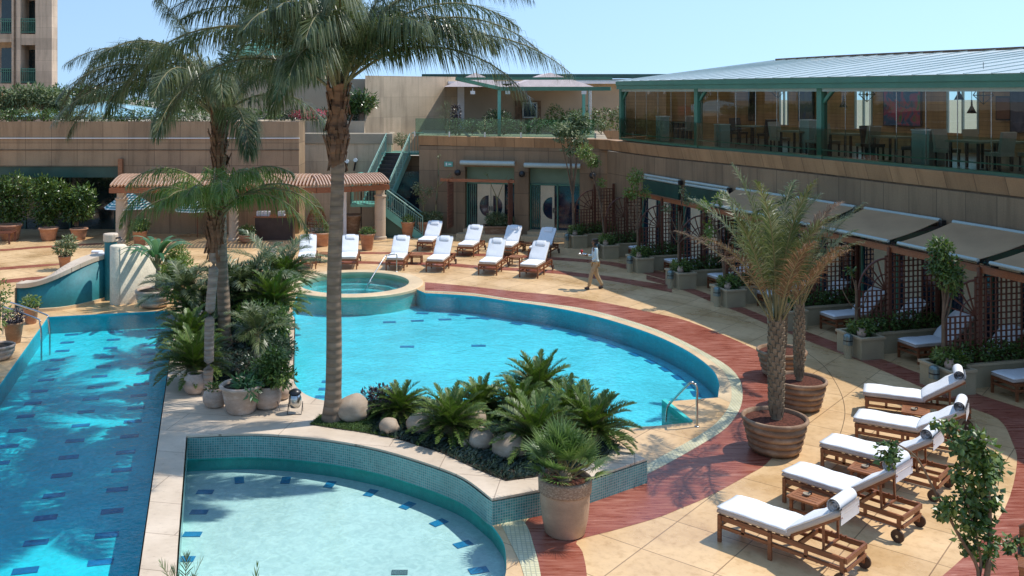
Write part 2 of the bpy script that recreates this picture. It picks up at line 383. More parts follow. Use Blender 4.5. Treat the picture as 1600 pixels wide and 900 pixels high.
M['fanleaf'] = leafm('fan_palm_leaf', (.06, .11, .030), (.14, .22, .06), (.32, .40, .18), .4, .25)
M['shrub'] = leafm('shrub_leaf', (.028, .06, .012), (.08, .14, .028), (.22, .29, .08), .35, .2)
M['shrub_bright'] = leafm('yellow_green_leaf', (.07, .12, .02), (.17, .24, .05), (.34, .40, .14), .4, .35)
M['shrub_dark'] = leafm('dark_leaf', (.018, .036, .014), (.045, .078, .026), (.12, .17, .08), .3, .15)
M['mango'] = leafm('glossy_dark_leaf', (.024, .055, .012), (.065, .12, .024), (.22, .29, .07), .28, .2)
M['variegated'] = leafm('variegated_leaf', (.05, .085, .03), (.15, .20, .08), (.42, .44, .26), .45, .25)
M['banana'] = leafm('broad_leaf', (.03, .09, .03), (.07, .17, .06), (.2, .32, .16), .3, .35)
M['purple'] = leafm('bronze_leaf', (.03, .022, .028), (.06, .045, .05), (.14, .12, .12), .35, .1)
M['mondo'] = leafm('mondo_grass', (.012, .026, .018), (.03, .055, .035), (.08, .12, .09), .4, .1, 3)
M['grass'] = leafm('lawn_grass', (.03, .06, .012), (.07, .12, .025), None, .6, .2, 3)
M['pink'] = leafm('bougainvillea_flower', (.45, .05, .10), (.65, .12, .18), (.8, .3, .35), .6, .3)
def trunkm(name, c, rings=9, bs=.6):
    m, t, b, L = newmat(name); co = coord(t, 'Object', (1, 1, rings))
    n = N(t, 'ShaderNodeTexNoise', Scale=2., Detail=6.); L(co, n.inputs['Vector'])
    wv = N(t, 'ShaderNodeTexWave', Scale=.5, Distortion=2.5, Detail=3.); wv.bands_direction = 'Z'; L(co, wv.inputs['Vector'])
    k = ramp(t, n.outputs[0], [(.3, tuple(x * .55 for x in c)), (.6, c), (.8, tuple(min(1, x * 1.4) for x in c))])
    k = mixc(t, k, ramp(t, wv.outputs[0], [(.0, (.5,) * 3), (.14, (1,) * 3)]), .45, 'MULTIPLY')
    L(k, b.inputs['Base Color']); b.inputs['Roughness'].default_value = .85; L(bump(t, wv.outputs[0], bs, .02), b.inputs['Normal']); return m
M['trunk'] = trunkm('palm_trunk_bark', (.25, .175, .115), 4, .6); M['fibre'] = trunkm('palm_fibre', (.20, .10, .05), 3, .8)
M['trunk_slim'] = trunkm('slim_palm_bark', (.34, .27, .21), 6); M['bark'] = vary('tree_bark', (.17, .115, .075), .85, 6, .35, 30, .3, .4)
M['boot'] = vary('palm_leaf_base', (.21, .155, .10), .8, 5, .35, 30, .3, .5)
M['petiole'] = vary('leaf_stalk', (.20, .17, .075), .6, 4, .2)
# ------------------------------------------------------------------ ground, deck, pools
g = MB(); g.box((0, 300, -9), (3000, 3000, .2)); o = struct(g.build('ground', M['render']))
LAP = [(-12.25, 29.4), (-8.30, 30.38), (-3.30, 10.2), (-7.45, 10.2)]
KC, KR = (-3.43, 13.76), 4.35
TER_ARC = smooth_path([(-4.93, 18.08), (-3.64, 18.19), (-2.39, 17.93), (-1.46, 17.53), (-.86, 17.14), (-.28, 16.67), (.13, 16.28), (.39, 15.91), (.70, 15.28)], 4)
KID_DECK = smooth_path([(.70, 15.28), (.84, 14.74), (.86, 14.24), (.80, 13.6), (.50, 12.6), (-.1, 11.6)], 4)
KIDL = TER_ARC[:-1] + KID_DECK + [(-1.2, 10.4), (-3.0, 10.2), (-3.87, 13.75)]
SPC, SPI, SPO = (-3.36, 34.49), 1.96, 2.46
POOL_R = [(-.77, 32.86), (.76, 32.45), (2.1, 31.55), (3.40, 30.65), (4.38, 29.65), (5.03, 28.75), (5.70, 27.53), (6.11, 26.5), (6.38, 25.49), (6.53, 24.47), (6.55, 23.55), (6.40, 22.65), (6.25, 22.16), (6.09, 21.65)]
POOL_RS = smooth_path(POOL_R, 4)
STEPC = [(4.84, 21.36), (5.07, 20.02), (3.49, 19.60)]
TER_POOL = [(2.47, 18.51), (1.0, 19.35), (-.3, 19.9), (-1.34, 20.04), (-2.13, 19.96), (-2.65, 20.17), (-2.95, 20.42), (-3.20, 20.8), (-3.40, 21.3), (-3.55, 22.0), (-3.88, 24.12), (-4.4, 27.5), (-4.95, 30.6), (-5.15, 32.95)]
arc = [(SPC[0] + 2.4 * math.cos(R(a)), SPC[1] + 2.4 * math.sin(R(a))) for a in range(218, -34, -8)]
BIG = POOL_RS + STEPC + smooth_path(TER_POOL, 3) + arc[1:-1]
d = MB(); d.holed([[(-70, 6), (40, 6), (40, 62), (-70, 62)], LAP, KIDL, BIG], 0.0)
struct(d.build('pool_deck', M['deck']))

def basin(loop, zf, mf, mw, name, zt=0.0):
    b = MB(); b.poly(loop, zf); o1 = struct(b.build(name + '_floor', mf))
    b = MB(); b.wall(loop, zf, zt, True); o2 = struct(b.build(name + '_walls', mw)); return o1
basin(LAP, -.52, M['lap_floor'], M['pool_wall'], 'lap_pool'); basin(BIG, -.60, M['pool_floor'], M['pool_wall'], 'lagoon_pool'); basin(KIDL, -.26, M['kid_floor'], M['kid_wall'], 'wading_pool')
for nm, lp, mt in (('lap_pool_water', LAP, 'water_lap'), ('lagoon_pool_water', BIG, 'water'), ('wading_pool_water', KIDL, 'water_kid')):
    b = MB(); b.poly(lp, -.045); struct(b.build(nm, M[mt]))
# stripes of cobalt tiles on the pool floors
def dashes(name, items, z, L_, W_, mat='dash'):
    b = MB()
    for (x, y, a) in items: b.box((x, y, z), (L_, W_, .008), a)
    return struct(b.build(name, M[mat]))
u = Vector((.242, -.970)); n_ = Vector((.97, .242)); it = []
for c0, off in ((.72, .3), (2.02, .3), (3.12, .3)):
    for k in range(26):
        p = Vector((-12.25, 29.4)) + n_ * c0 + u * (off + .95 * k); it.append((p.x, p.y, math.atan2(.242, .97)))
dashes('lap_floor_tiles', it, -.512, .38, .20)
it = []
for k in range(0, len(POOL_RS) - 6, 3):
    a, b_ = Vector(POOL_RS[k]), Vector(POOL_RS[k + 1]); t_ = (b_ - a).normalized(); q = a + Vector((t_.y, -t_.x)) * .42
    it.append((q.x, q.y, math.atan2(t_.y, t_.x)))
for k in range(6): it.append((-3.05 + .0 * k, 21.7 + .62 * k, 0))
for k in range(3): it.append((3.3 + .3 * k, 20.9 + .35 * k, .2))
it += [(-1.9 + .9 * k, 31.2 + .18 * k, .1) for k in range(4)] + [(-1.2, 28.2, 0), (.9, 28.3, 0)]
dashes('lagoon_floor_tiles', it, -.592, .42, .2)
it = []
for k in range(10):
    a_ = R(96 - 12.5 * k); it.append((KC[0] + 3.93 * math.cos(a_), KC[1] + 3.93 * math.sin(a_), a_ + R(90) * 0 + R(8)))
for k in range(7): it.append((-4.42 + .105 * k * 1.0 + .08, 17.15 - .82 * k, 0))
dashes('wading_floor_tiles', it, -.252, .29, .17)
dashes('wading_floor_drains', [(-2.18, 13.95, 0), (-.72, 14.28, 0)], -.252, .24, .14, 'drain')

# coping and bands around the lagoon pool
def ring(name, inner, outer, z, mat, n=5):
    a = smooth_path(inner, n); b = smooth_path(outer, n); m = MB(); m.poly(a + b[::-1], z); return struct(m.build(name, M[mat]))
def px(pts, z=0): return [P2(x, y, z) for x, y in pts]
co_out = px([(664, 454.5), (735, 458), (800, 467.5), (862, 475), (925, 485), (1000, 506), (1050, 525), (1100, 550), (1137, 572), (1155, 592), (1160, 610), (1159, 630), (1150, 650), (1127, 675), (1057, 717), (1003, 745)])
cr_in = px([(664, 455.8), (735, 459.5), (800, 469.2), (862, 477), (925, 487.5), (998, 509), (1046, 528), (1092, 552), (1124, 574), (1139, 594), (1143, 611), (1141, 629), (1130, 649), (1104, 673), (1036, 712), (985, 740)])
m = MB(); m.poly(smooth_path(cr_in, 4) + smooth_path(co_out, 4)[::-1], .006); struct(m.build('cream_tile_band', M['cream_mosaic']))
inn = px([(666, 457), (735, 461)]) + [(x, y) for x, y in POOL_R[2:]]
cin = smooth_path(cr_in[2:12], 4)
m = MB(); m.poly(POOL_RS[8:] + cin[::-1], .004); struct(m.build('pool_coping', M['coping']))
red_out = px([(664, 441), (740, 448), (800, 455), (875, 462), (950, 474), (1025, 490), (1075, 502), (1150, 532), (1200, 558), (1232, 592), (1246, 630), (1240, 675), (1200, 722), (1175, 739), (1107, 776), (1065, 794), (1025, 810), (955, 830), (902, 845), (910, 862), (917, 900), (915, 960)])
red_in = co_out + px([(930, 775), (850, 800), (820, 818), (833, 850), (845, 900), (843, 960)])
m = MB(); m.poly(smooth_path(red_in, 3) + smooth_path(red_out, 3)[::-1], .004); struct(m.build('red_stone_walk', M['red']))
m = MB(); m.poly(smooth_path(px([(775, 805), (798, 850), (819, 900), (815, 960)]), 3) + smooth_path(px([(843, 960), (845, 900), (833, 850), (822, 820), (800, 800)]), 3), .008); struct(m.build('wading_cream_band', M['cream_mosaic']))
def band(name, top, bot, z=.004):
    m = MB(); m.poly(smooth_path(px(top), 4) + smooth_path(px(bot), 4)[::-1], z); return struct(m.build(name, M['red']))
band('red_stone_band', [(1010, 430), (1080, 450), (1125, 467), (1165, 482), (1210, 500), (1265, 520), (1320, 540), (1380, 562), (1441, 585), (1540, 620), (1680, 672), (1800, 800), (1900, 1000)],
     [(1010, 437), (1066, 453), (1110, 471), (1150, 486), (1200, 507), (1250, 528), (1300, 547), (1348, 566), (1400, 588), (1442, 606), (1502, 632), (1560, 655), (1582, 692), (1589, 725), (1570, 795), (1512, 865), (1400, 960)])
band('red_stone_band', [(520, 407), (600, 409), (700, 411), (747, 415), (860, 422), (900, 426), (960, 433), (1050, 447)], [(520, 411), (600, 413), (700, 416), (747, 420), (860, 427), (900, 432), (960, 440), (1050, 457)])
band('red_stone_band', [(540, 394), (600, 394), (700, 395), (800, 398), (882, 403), (955, 409), (1040, 426)], [(540, 397), (600, 397), (700, 399), (800, 402), (882, 407.5), (955, 415), (1040, 437)])
band('red_stone_band', [(-80, 391), (0, 389.5), (60, 385), (130, 381), (160, 380)], [(-80, 396), (0, 392.5), (60, 388), (130, 383.5), (160, 382)])
band('red_stone_band', [(-80, 424), (0, 418), (50, 414), (100, 411), (165, 404)], [(-80, 428), (0, 422), (50, 418), (100, 413.5), (165, 407)])
band('red_stone_band', [(-80, 448), (0, 438), (50, 433), (100, 430), (150, 425)], [(-80, 455), (0, 443.5), (50, 438.5), (100, 433.5), (150, 429)])
def joint(pts):
    c = smooth_path(px(pts), 6); m = MB(); m.sweep(c, [(-.007, .003), (.007, .003)], 1); return struct(m.build('paving_joint', M['joint']))
M['joint'] = vary('dark_joint', (.16, .095, .05), .9)
joint([(1262, 552), (1290, 575), (1312, 610), (1320, 640), (1317, 665), (1308, 690)]); joint([(1352, 590), (1400, 612), (1426, 622)]); joint([(880, 445), (960, 455), (1060, 473), (1160, 500), (1230, 530)]); joint([(560, 423), (650, 421), (760, 424), (900, 436), (1000, 448), (1090, 466)]); joint([(0, 405), (60, 400), (130, 394), (165, 392)])
# raised terrace with mosaic face and travertine top
TER = TER_ARC + [(1.46, 15.61), (2.39, 16.12), (3.49, 16.93), (3.18, 17.55)] + smooth_path(TER_POOL, 3)[:-6] + [(-5.6, 31.3), (-8.45, 30.2), (-7.96, 28.17), (-4.13, 12.84), (-3.47, 10.2), (-2.97, 10.2), (-3.87, 13.75)]
tr = thing('raised_terrace', 'raised palm terrace of pale travertine with a green mosaic face above the wading pool', 'terrace', (-2, 19, 0))
mi = Matrix.Translation((2, -19, 0))
def par(o, p): o.parent = p; o.matrix_parent_inverse = Matrix.Translation(-p.location) if p.rotation_euler.z == 0 else p.matrix_world.inverted(); return o
m = MB(); m.poly(TER, .42); m.wall(TER, .38, .42, True); par(m.build('coping', M['trav']), tr)
cx_ = [(x * 1.0, y) for x, y in TER]
m = MB()
ins = []
for i, p in enumerate(TER):
    a, b_ = Vector(TER[i - 1]), Vector(TER[(i + 1) % len(TER)]); t_ = (b_ - a).normalized(); nn = Vector((t_.y, -t_.x))   # TER runs clockwise: inside is to the right
    ins.append((p[0] + nn.x * .025, p[1] + nn.y * .025))
m.wall(ins, -.02, .38, True); m.wall(ins[len(TER_ARC):], -.9, -.02); par(m.build('mosaic_face', M['teal_mosaic']), tr)
# spa
sp = thing('spa_pool', 'round stone rimmed spa pool beside the far end of the lagoon pool', 'spa pool', (SPC[0], SPC[1], 0))
m = MB(); m.lathe([(SPI, -.2), (SPI, .045), (SPI + .01, .05), (SPO - .02, .05), (SPO + .02, .03), (SPO + .02, -.05), (SPO - .03, -.05)], 64, smooth=False); m.build('rim', M['coping'], sp)
m = MB(); m.lathe([(SPO - .03, -.05), (SPO - .03, -1.2)], 64); m.build('outer_wall', M['kid_wall'], sp)
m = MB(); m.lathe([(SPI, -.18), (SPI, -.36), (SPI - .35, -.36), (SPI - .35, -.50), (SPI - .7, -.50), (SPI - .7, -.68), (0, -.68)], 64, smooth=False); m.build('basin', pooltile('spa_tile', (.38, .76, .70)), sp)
m = MB(); m.lathe([(SPI, -.20), (0, -.20)], 64); m.build('water', M['water'], sp)
# steps into the lagoon by the rails, and the teal cheek wall
m = MB()
for k in range(4):
    q = [(4.95 - .0 * k, 21.0 - .34 * k), (5.07, 20.0), (3.49, 19.6), (3.1, 20.0 + .0 * k), (3.0 - .0 * k, 21.0 - .34 * k)]
for k, z in enumerate((-.16, -.34, -.54, -.78)):
    m.box((4.1, 19.9 + .34 * k + .17, z - .3), (2.0, .34, .6), R(5))
struct(m.build('pool_steps', M['coping']))
ck = thing('teal_step_wall', 'low teal tiled cheek wall beside the lagoon steps', 'step wall', (4.9, 21.2, 0))
m = MB(); pr = [(4.86, 21.40), (5.10, 20.02), (5.02, 20.0), (4.76, 21.38)]; m.prism(pr, -1.1, .04); par(m.build('cheek', M['kid_wall']), ck)

# ------------------------------------------------------------------ left wall, recess and upper terrace
YL = 46.6
def wbox(mb, x0, x1, y0, y1, z0, z1): mb.box(((x0 + x1) / 2, (y0 + y1) / 2, (z0 + z1) / 2), (x1 - x0, y1 - y0, z1 - z0))
def uvwall(mb, x0, x1, y, z0, z1): mb.wall([(x0, y), (x1, y)], z0, z1)
lw = thing('stone_wing_wall', 'long brown stone wall with a white ledge line behind the left sun deck', 'wall', (-25, YL, 0))
m = MB(); uvwall(m, -48, -7.24, YL, 3.27, 5.44); m.poly([(-48, YL), (-7.24, YL), (-7.24, YL + .5), (-48, YL + .5)], 5.44); uvwall(m, -16.0, -7.24, YL, 0, 3.27); m.wall([(-16, YL + 1.8), (-16, YL)], 0, 3.27); m.wall([(-7.24, YL), (-7.24, YL + 2)], 0, 5.44)
m.poly([(-48, YL + 1.8), (-48, YL), (-16, YL), (-16, YL + 1.8)], 3.27); par(m.build('cladding', M['stone_left']), lw)
m = MB(); wbox(m, -48, -7.2, YL - .07, YL, 4.615, 4.655); par(m.build('white_ledge', M['cloth']), lw)
m = MB(); wbox(m, -48, -7.22, YL - .03, YL, 4.04, 4.09); par(m.build('shadow_joint', M['bark']), lw)
m = MB(); wbox(m, -48, -16.0, YL + .1, YL + .5, 2.72, 3.25); par(m.build('green_beam', M['green_dark']), lw)
m = MB(); wbox(m, -48, -16.0, YL + 1.6, YL + 1.7, 0, 3.26); par(m.build('dark_glazing', M['glass_dark']), lw)
m = MB()
for k in range(14): wbox(m, -46 + k * 2.25, -45.92 + k * 2.25, YL + 1.54, YL + 1.6, 0, 3.25)
par(m.build('glazing_bars', M['green_dark']), lw)
m = MB(); wbox(m, -15.95, -15.75, YL - .22, YL, 2.0, 3.65); par(m.build('timber_sign_panel', M['table_wood']), lw)
bw = thing('beige_wing_wall', 'pale beige stone wall with a grey parapet left of the green staircase', 'wall', (-5, 49.4, 0))
m = MB(); m.wall([(-7.7, 49.6), (-2.9, 49.3)], 0, 4.2); m.wall([(-2.9, 49.3), (-2.9, 51)], 0, 4.2); par(m.build('cladding', M['beige']), bw)
m = MB(); m.sweep([(-7.7, 49.6), (-2.87, 49.3), (-2.87, 51)], [(.02, 4.2), (.05, 4.22), (.05, 4.72), (.0, 4.76), (-.3, 4.76)], -1); par(m.build('parapet', M['render']), bw)
for k, (a_, b_) in enumerate(((543, 252), (556, 250))):
    p = V(a_, b_, 49.3); q = thing('wall_lamp', ['white drum wall lamp on the beige wall, nearer the big palm', 'white drum wall lamp on the beige wall, nearer the staircase'][k], 'lamp', p, 0, 'drum lamps on the beige wall')
    m = MB(); m.tube([(0, 0, 0), (0, -.35, .02)], .10, 12); m.build('shade', M['cloth'], q); m = MB(); m.bar((0, -.1, -.05), (-.1, 0, -.55), .06, .06); m.build('bracket', M['black'], q)
# tall upper wall and planted recess behind
uw = thing('upper_terrace_wall', 'tall lit beige stone wall of the upper terrace behind the palm', 'wall', (-2, 54, 0))
m = MB(); m.wall([(-4.4, 51.0), (.55, 56.0)], 3.5, 7.75); m.wall([(.55, 56.0), (8, 60)], 3.5, 7.6); par(m.build('cladding', M['beige']), uw)
m = MB(); m.wall([(-12.5, 53.2), (-4.4, 53.2), (-4.4, 51.0)], 4.5, 7.6); par(m.build('recess_wall', M['render']), uw)
m = MB(); m.wall([(-16, 50.5), (-4.4, 50.5), (-4.4, 51)], 3.5, 5.35); m.poly([(-16, 50.5), (-4.4, 50.5), (-4.4, 53.2), (-16, 53.2)], 5.35); par(m.build('planter_front', M['beige']), uw)
# buildings beyond
def box_building(name, label, x0, x1, y0, y1, z0, z1, mat, extra=None):
    t = thing(name, label, 'building', ((x0 + x1) / 2, y0, 0)); m = MB()
    m.wall([(x0, y0), (x1, y0), (x1, y1), (x0, y1)], z0, z1, True); m.poly([(x0, y0), (x1, y0), (x1, y1), (x0, y1)], z1)
    par(m.build('wall', M[mat]), t); return t
YT = 65.0
def TX(px_): return (px_ - 700) * YT / 1500
def TZ(py_): return CH - (py_ - 143) * YT / 1500
tw = box_building('hotel_tower', 'tall beige hotel tower with green balcony rails at the left edge', TX(66), TX(81), YT, YT + .95, -8, 40, 'tower')
m = MB()
m.wall([(TX(55), YT), (TX(66), YT)], -8, 40)
for z0, z1 in ((-8, TZ(131)), (TZ(125), TZ(53)), (TZ(27), TZ(-25)), (TZ(-50), TZ(-103))):
    pass
m.wall([(TX(18), YT), (TX(32), YT)], -8, 40)
for k in range(6):
    zf = TZ(131) + k * 3.38
    m.wall([(TX(-60), YT + .15), (TX(18), YT + .15)], zf - .55, zf + .02); m.poly([(TX(-60), YT + .15), (TX(18), YT + .15), (TX(18), YT + 2), (TX(-60), YT + 2)], zf + .02)
    m.wall([(TX(32), YT + .05), (TX(55), YT + .05)], zf - .75, zf); m.poly([(TX(32), YT + .05), (TX(55), YT + .05), (TX(55), YT + 1.4), (TX(32), YT + 1.4)], zf)
m.wall([(TX(32), YT + 1.4), (TX(55), YT + 1.4)], -8, 40); m.wall([(TX(32), YT), (TX(32), YT + 1.4)], -8, 40)
m.wall([(TX(-60), YT + 2), (TX(18), YT + 2)], -8, 40); m.wall([(TX(55), YT + 1.4), (TX(55), YT)], -8, 40); m.wall([(TX(18), YT + 2), (TX(18), YT)], -8, 40)
par(m.build('balcony_walls', M['tower']), tw)
m = MB(); m.wall([(TX(22), YT - .05), (TX(25), YT - .05)], -8, 40); par(m.build('dark_groove', M['bark']), tw)
for k in range(5):
    zf = TZ(131) + k * 3.38
    m = MB(); m.box((TX(42), YT + 1.36, zf + 1.2), (.9, .06, 2.3)); par(m.build('window', M['glass_dark']), tw)
    m = MB(); m.box((TX(0), YT + 1.96, zf + 1.3), (1.6, .06, 2.4)); par(m.build('window', M['glass_dark']), tw)
    for x0, x1, yy in ((TX(-60), TX(17), YT + .1), (TX(32.5), TX(55), YT + .0)):
        m = MB(); m.bar((x0, yy, zf + 1.02), (x1, yy, zf + 1.02), .07, .06); m.bar((x0, yy, zf + .12), (x1, yy, zf + .12), .06, .05); m.bar((x0, yy, zf + .85), (x1, yy, zf + .85), .04, .04)
        n = int((x1 - x0) / .13)
        for j in range(n + 1): m.bar((x0 + (x1 - x0) * j / n, yy, zf + .1), (x0 + (x1 - x0) * j / n, yy, zf + 1.0), .035, .035, (0, 1, 0))
        par(m.build('balcony_railing', M['green']), tw)
gp = thing('glass_pyramid_roof', 'low pale blue glass pyramid roof behind the planted parapet', 'roof', (-20, 55, 4))
m = MB(); ap = V(165, 160, 55); c = [(ap.x - 4, 51, 5.5), (ap.x + 4, 51, 5.5), (ap.x + 4, 59, 5.5), (ap.x - 4, 59, 5.5)]
m.add(c + [tuple(ap)], [(0, 1, 4), (1, 2, 4), (2, 3, 4), (3, 0, 4)]); par(m.build('glazing', vary('sky_blue_panels', (.30, .52, .60), .3, 4, .1)), gp)
m = MB()
for k in range(4): m.bar(c[k], ap, .12, .12); m.bar(c[k], c[(k + 1) % 4], .14, .14)
for k in range(1, 6):
    t_ = k / 6; a = Vector(c[0]).lerp(Vector(c[1]), t_); m.bar(a, Vector(c[0]).lerp(ap, min(t_, 1 - t_) * 2) if t_ <= .5 else Vector(c[1]).lerp(ap, (1 - t_) * 2), .06, .06)
par(m.build('ribs', M['metal_pale']), gp)
fb = box_building('green_roofed_building', 'beige building with a green hipped roof behind the palm crowns', -17, -10.0, 78, 92, -8, 9.8, 'beige')
m = MB(); m.add([(-17.8, 77, 9.8), (-9.2, 77, 9.8), (-9.2, 93, 9.8), (-17.8, 93, 9.8), (-15, 82, 12), (-12, 82, 12), (-12, 88, 12), (-15, 88, 12)], [(0, 1, 5, 4), (1, 2, 6, 5), (2, 3, 7, 6), (3, 0, 4, 7), (4, 5, 6, 7), (0, 3, 2, 1)]); par(m.build('roof', M['green']), fb)

# ------------------------------------------------------------------ back wall with two doorways, curved wall and its parapet
PA = [(-1.45, 46.8, 4.75), (1.5, 46.03, 4.72), (4.4, 45.28, 4.70), (7.42, 44.5, 4.67), (8.64, 38.9, 4.70), (10.16, 34.65, 4.74), (11.63, 31.15, 4.74), (12.60, 28.2, 4.74), (13.36, 26.1, 4.74), (14.2, 23.65, 4.74), (14.8, 21.2, 4.74), (15.4, 18, 4.74), (15.7, 14, 4.74)]
cur = smooth_path(PA[2:], 5); cur = [c for c in cur if c[1] < 45.28]
PATH = PA[:3] + cur[1:]
RP = smooth_path([(7.6, 42.9, 4.68)] + PA[4:], 5)
PATH = PA[:3] + [(7.0, 44.62, 4.67), (7.35, 44.2, 4.67)] + RP
hw = thing('hotel_wall', 'curving brown sandstone wall with leaning parapet behind the cabanas and doorways', 'wall', (6, 44, 0))
m = MB(); m.sweep(PATH, [(-.45, .02), (.0, .0), (-.15, -.46)], -1); par(m.build('parapet', M['stone_lean']), hw)
m = MB(); m.sweep(PATH, [(-.15, -.46), (-.19, -.47), (-.19, -.50), (-.15, -.51)], -1); par(m.build('joint', M['bark']), hw)
# lower wall of the back run, with openings
A_ = Vector((-1.45, 46.8)); B_ = Vector((7.42, 44.5)); U_ = (B_ - A_).normalized(); Nn = Vector((U_.y, -U_.x))    # Nn points to the viewer
def bk(u, off=0.): p = A_ + U_ * u + Nn * off; return (p.x, p.y)
m = MB(); OPEN = [(2.30, 4.72), (5.41, 7.83)]; off = -.15
prev = 0
for a, b_ in OPEN + [(9.16, None)]:
    m.wall([bk(prev, off), bk(a, off)], 0, 4.25)
    if b_:
        m.wall([bk(a, off), bk(b_, off)], 3.27, 4.25); m.wall([bk(a, off), bk(a, off - .5)], 0, 3.27); m.wall([bk(b_, off - .5), bk(b_, off)], 0, 3.27)
        m.poly([bk(a, off), bk(b_, off), bk(b_, off - .5), bk(a, off - .5)], 3.27); prev = b_
m.sweep([(7.35 - .15, 44.3, 4.67)] + [(p[0], p[1], p[2]) for p in RP], [(-.15, -.51), (-.15, -4.74)], -1)
m.wall([bk(0, off), bk(0, -3)], 0, 4.25)
m.wall([(-2.85, 49.4), (-1.3, 49.4)], 0, 3.6); par(m.build('cladding', M['stone']), hw)
m = MB(); m.add([(*bk(0, 0), 4.74), (*bk(9.16, 0), 4.66), (9.5, 60, 4.66), (-1.45, 60, 4.74)], [(0, 1, 2, 3)]); par(m.build('terrace_floor', M['render']), hw)
def doorway(label, a, b_, open_right):
    t = thing('doorway', label, 'doorway', (*bk((a + b_) / 2, off), 0), math.atan2(U_.y, U_.x), 'cream double doors of the pool rooms'); w = b_ - a
    def o(mb, n, mt, p=t): return mb.build(n, mt, p)
    m = MB(); m.box((0, .48, 2.87), (w, .06, .82)); o(m, 'transom_panel', M['green_panel'])
    m = MB(); m.box((0, .1, .15), (w, .9, .3)); m.box((0, -.65, .08), (w + .4, .6, .16)); o(m, 'threshold', M['coping'])
    m = MB()
    for x in (-w / 2 + .04, -w / 2 + .62, w / 2 - .04, -.0 + (.28 if not open_right else .12)): m.box((x, .42, 1.4), (.07, .1, 2.2))
    m.box((0, .42, 2.46), (w, .1, .07)); 
    for k in range(5): m.box((-w / 2 + .14 + k * .1, .45, 1.4), (.035, .05, 2.1))
    o(m, 'green_frame', M['green'])
    m = MB(); m.box((0, .52, 1.35), (w, .05, 2.2)); o(m, 'dark_glass', M['glass_navy'])
    c = -.02 if open_right else .0
    for s in ((-1,) if open_right else (-1, 1)):
        x0 = c - (.68 if s < 0 else 0) + (.0); m = MB(); wd_ = .66; cxm = c + s * .34
        r_ = .46; cz = 1.35; N_ = 14; ix = c + s * .11
        # leaf with a half-moon window cut out of it
        arcp = [(ix + s * r_ * math.cos(R(90 - 180 * k / N_)), cz + r_ * 1.15 * math.sin(R(90 - 180 * k / N_))) for k in range(N_ + 1)]
        lp = [[(c + s * .01, .32), (c + s * .67, .32), (c + s * .67, 2.42), (c + s * .01, 2.42)], arcp]
        vv = [[Vector((p[0], p[1], 0)) for p in l] for l in lp]; flat = [v for l in vv for v in l]
        tr_ = tessellate_polygon(vv)
        m.add([(v.x, .36, v.y) for v in flat], tr_); m.add([(v.x, .41, v.y) for v in flat], tr_)
        for l in lp:
            for i in range(len(l)):
                p, q = l[i], l[(i + 1) % len(l)]; m.add([(p[0], .36, p[1]), (q[0], .36, q[1]), (q[0], .41, q[1]), (p[0], .41, p[1])], [(0, 1, 2, 3)])
        lf = o(m, 'door_leaf', M['cream'])
        m = MB(); m.add([(v[0], .395, v[1]) for v in arcp], [tuple(range(len(arcp)))]); m.build('half_moon_pane', M['glass_navy'], lf)
        m = MB(); m.box((c + s * .06, .33, 1.25), (.04, .05, .22)); m.build('handle', M['black'], lf)
    return t
M['cream'] = vary('cream_paint', (.62, .54, .38), .5, 2, .06)
doorway('closed cream double door with half moon windows behind the timber trellis frame', *OPEN[0], False)
doorway('cream door with one leaf open onto a dark room, beside the leaning tree', *OPEN[1], True)
def rolled(label, a, b_, z):
    t = thing('rolled_awning', label, 'awning', (*bk((a + b_) / 2, .05), z), math.atan2(U_.y, U_.x), 'rolled awnings over the doors'); w = b_ - a
    m = MB(); m.tube([(-w / 2, -.12, 0), (w / 2, -.12, 0)], .11, 12); m.build('cassette', M['metal_pale'], t)
    m = MB(); m.box((0, .0, .1), (w, .24, .05)); m.build('cover', M['render'], t)
rolled('rolled pale awning over the closed double door', 2.15, 4.80, 3.48); rolled('rolled pale awning over the half open door', 5.25, 7.90, 3.42)
def domelamp(label, p):
    t = thing('dome_lamp', label, 'lamp', p, 0, 'black dome lamps on the wall')
    m = MB(); m.lathe([(0.001, .16), (.12, .12), (.16, 0), (.12, -.12), (.001, -.16)], 16, (0, -.25, 0)); m.build('dome', M['black'], t)
    m = MB(); m.bar((0, 0, .1), (0, -.25, .08), .05, .05); m.build('arm', M['black'], t)
domelamp('black dome wall lamp left of the closed double door', (*bk(1.95, -.1), 3.0)); domelamp('black dome wall lamp between the two cream doorways', (*bk(5.08, -.1), 3.0)); domelamp('black dome wall lamp right of the half open door', (*bk(8.4, -.1), 3.0))
sg = thing('exit_sign', 'small green sign on the brown wall left of the doors', 'sign', (*bk(1.5, -.1), 3.38), math.atan2(U_.y, U_.x))
m = MB(); m.box((0, 0, 0), (.42, .06, .24)); m.build('plate', M['green_light'], sg); m = MB(); m.box((-.1, -.035, 0), (.06, .01, .14)); m.bar((.0, -.035, 0), (.14, -.035, 0), .01, .05); m.build('pictogram', M['cloth'], sg)
dk = thing('dark_doorway', 'dark blue glass door beneath the green staircase', 'door', (-2.1, 49.3, 0)); m = MB(); m.box((0, 0, 1.4), (1.4, .1, 2.8)); m.build('pane', M['glass_navy'], dk)
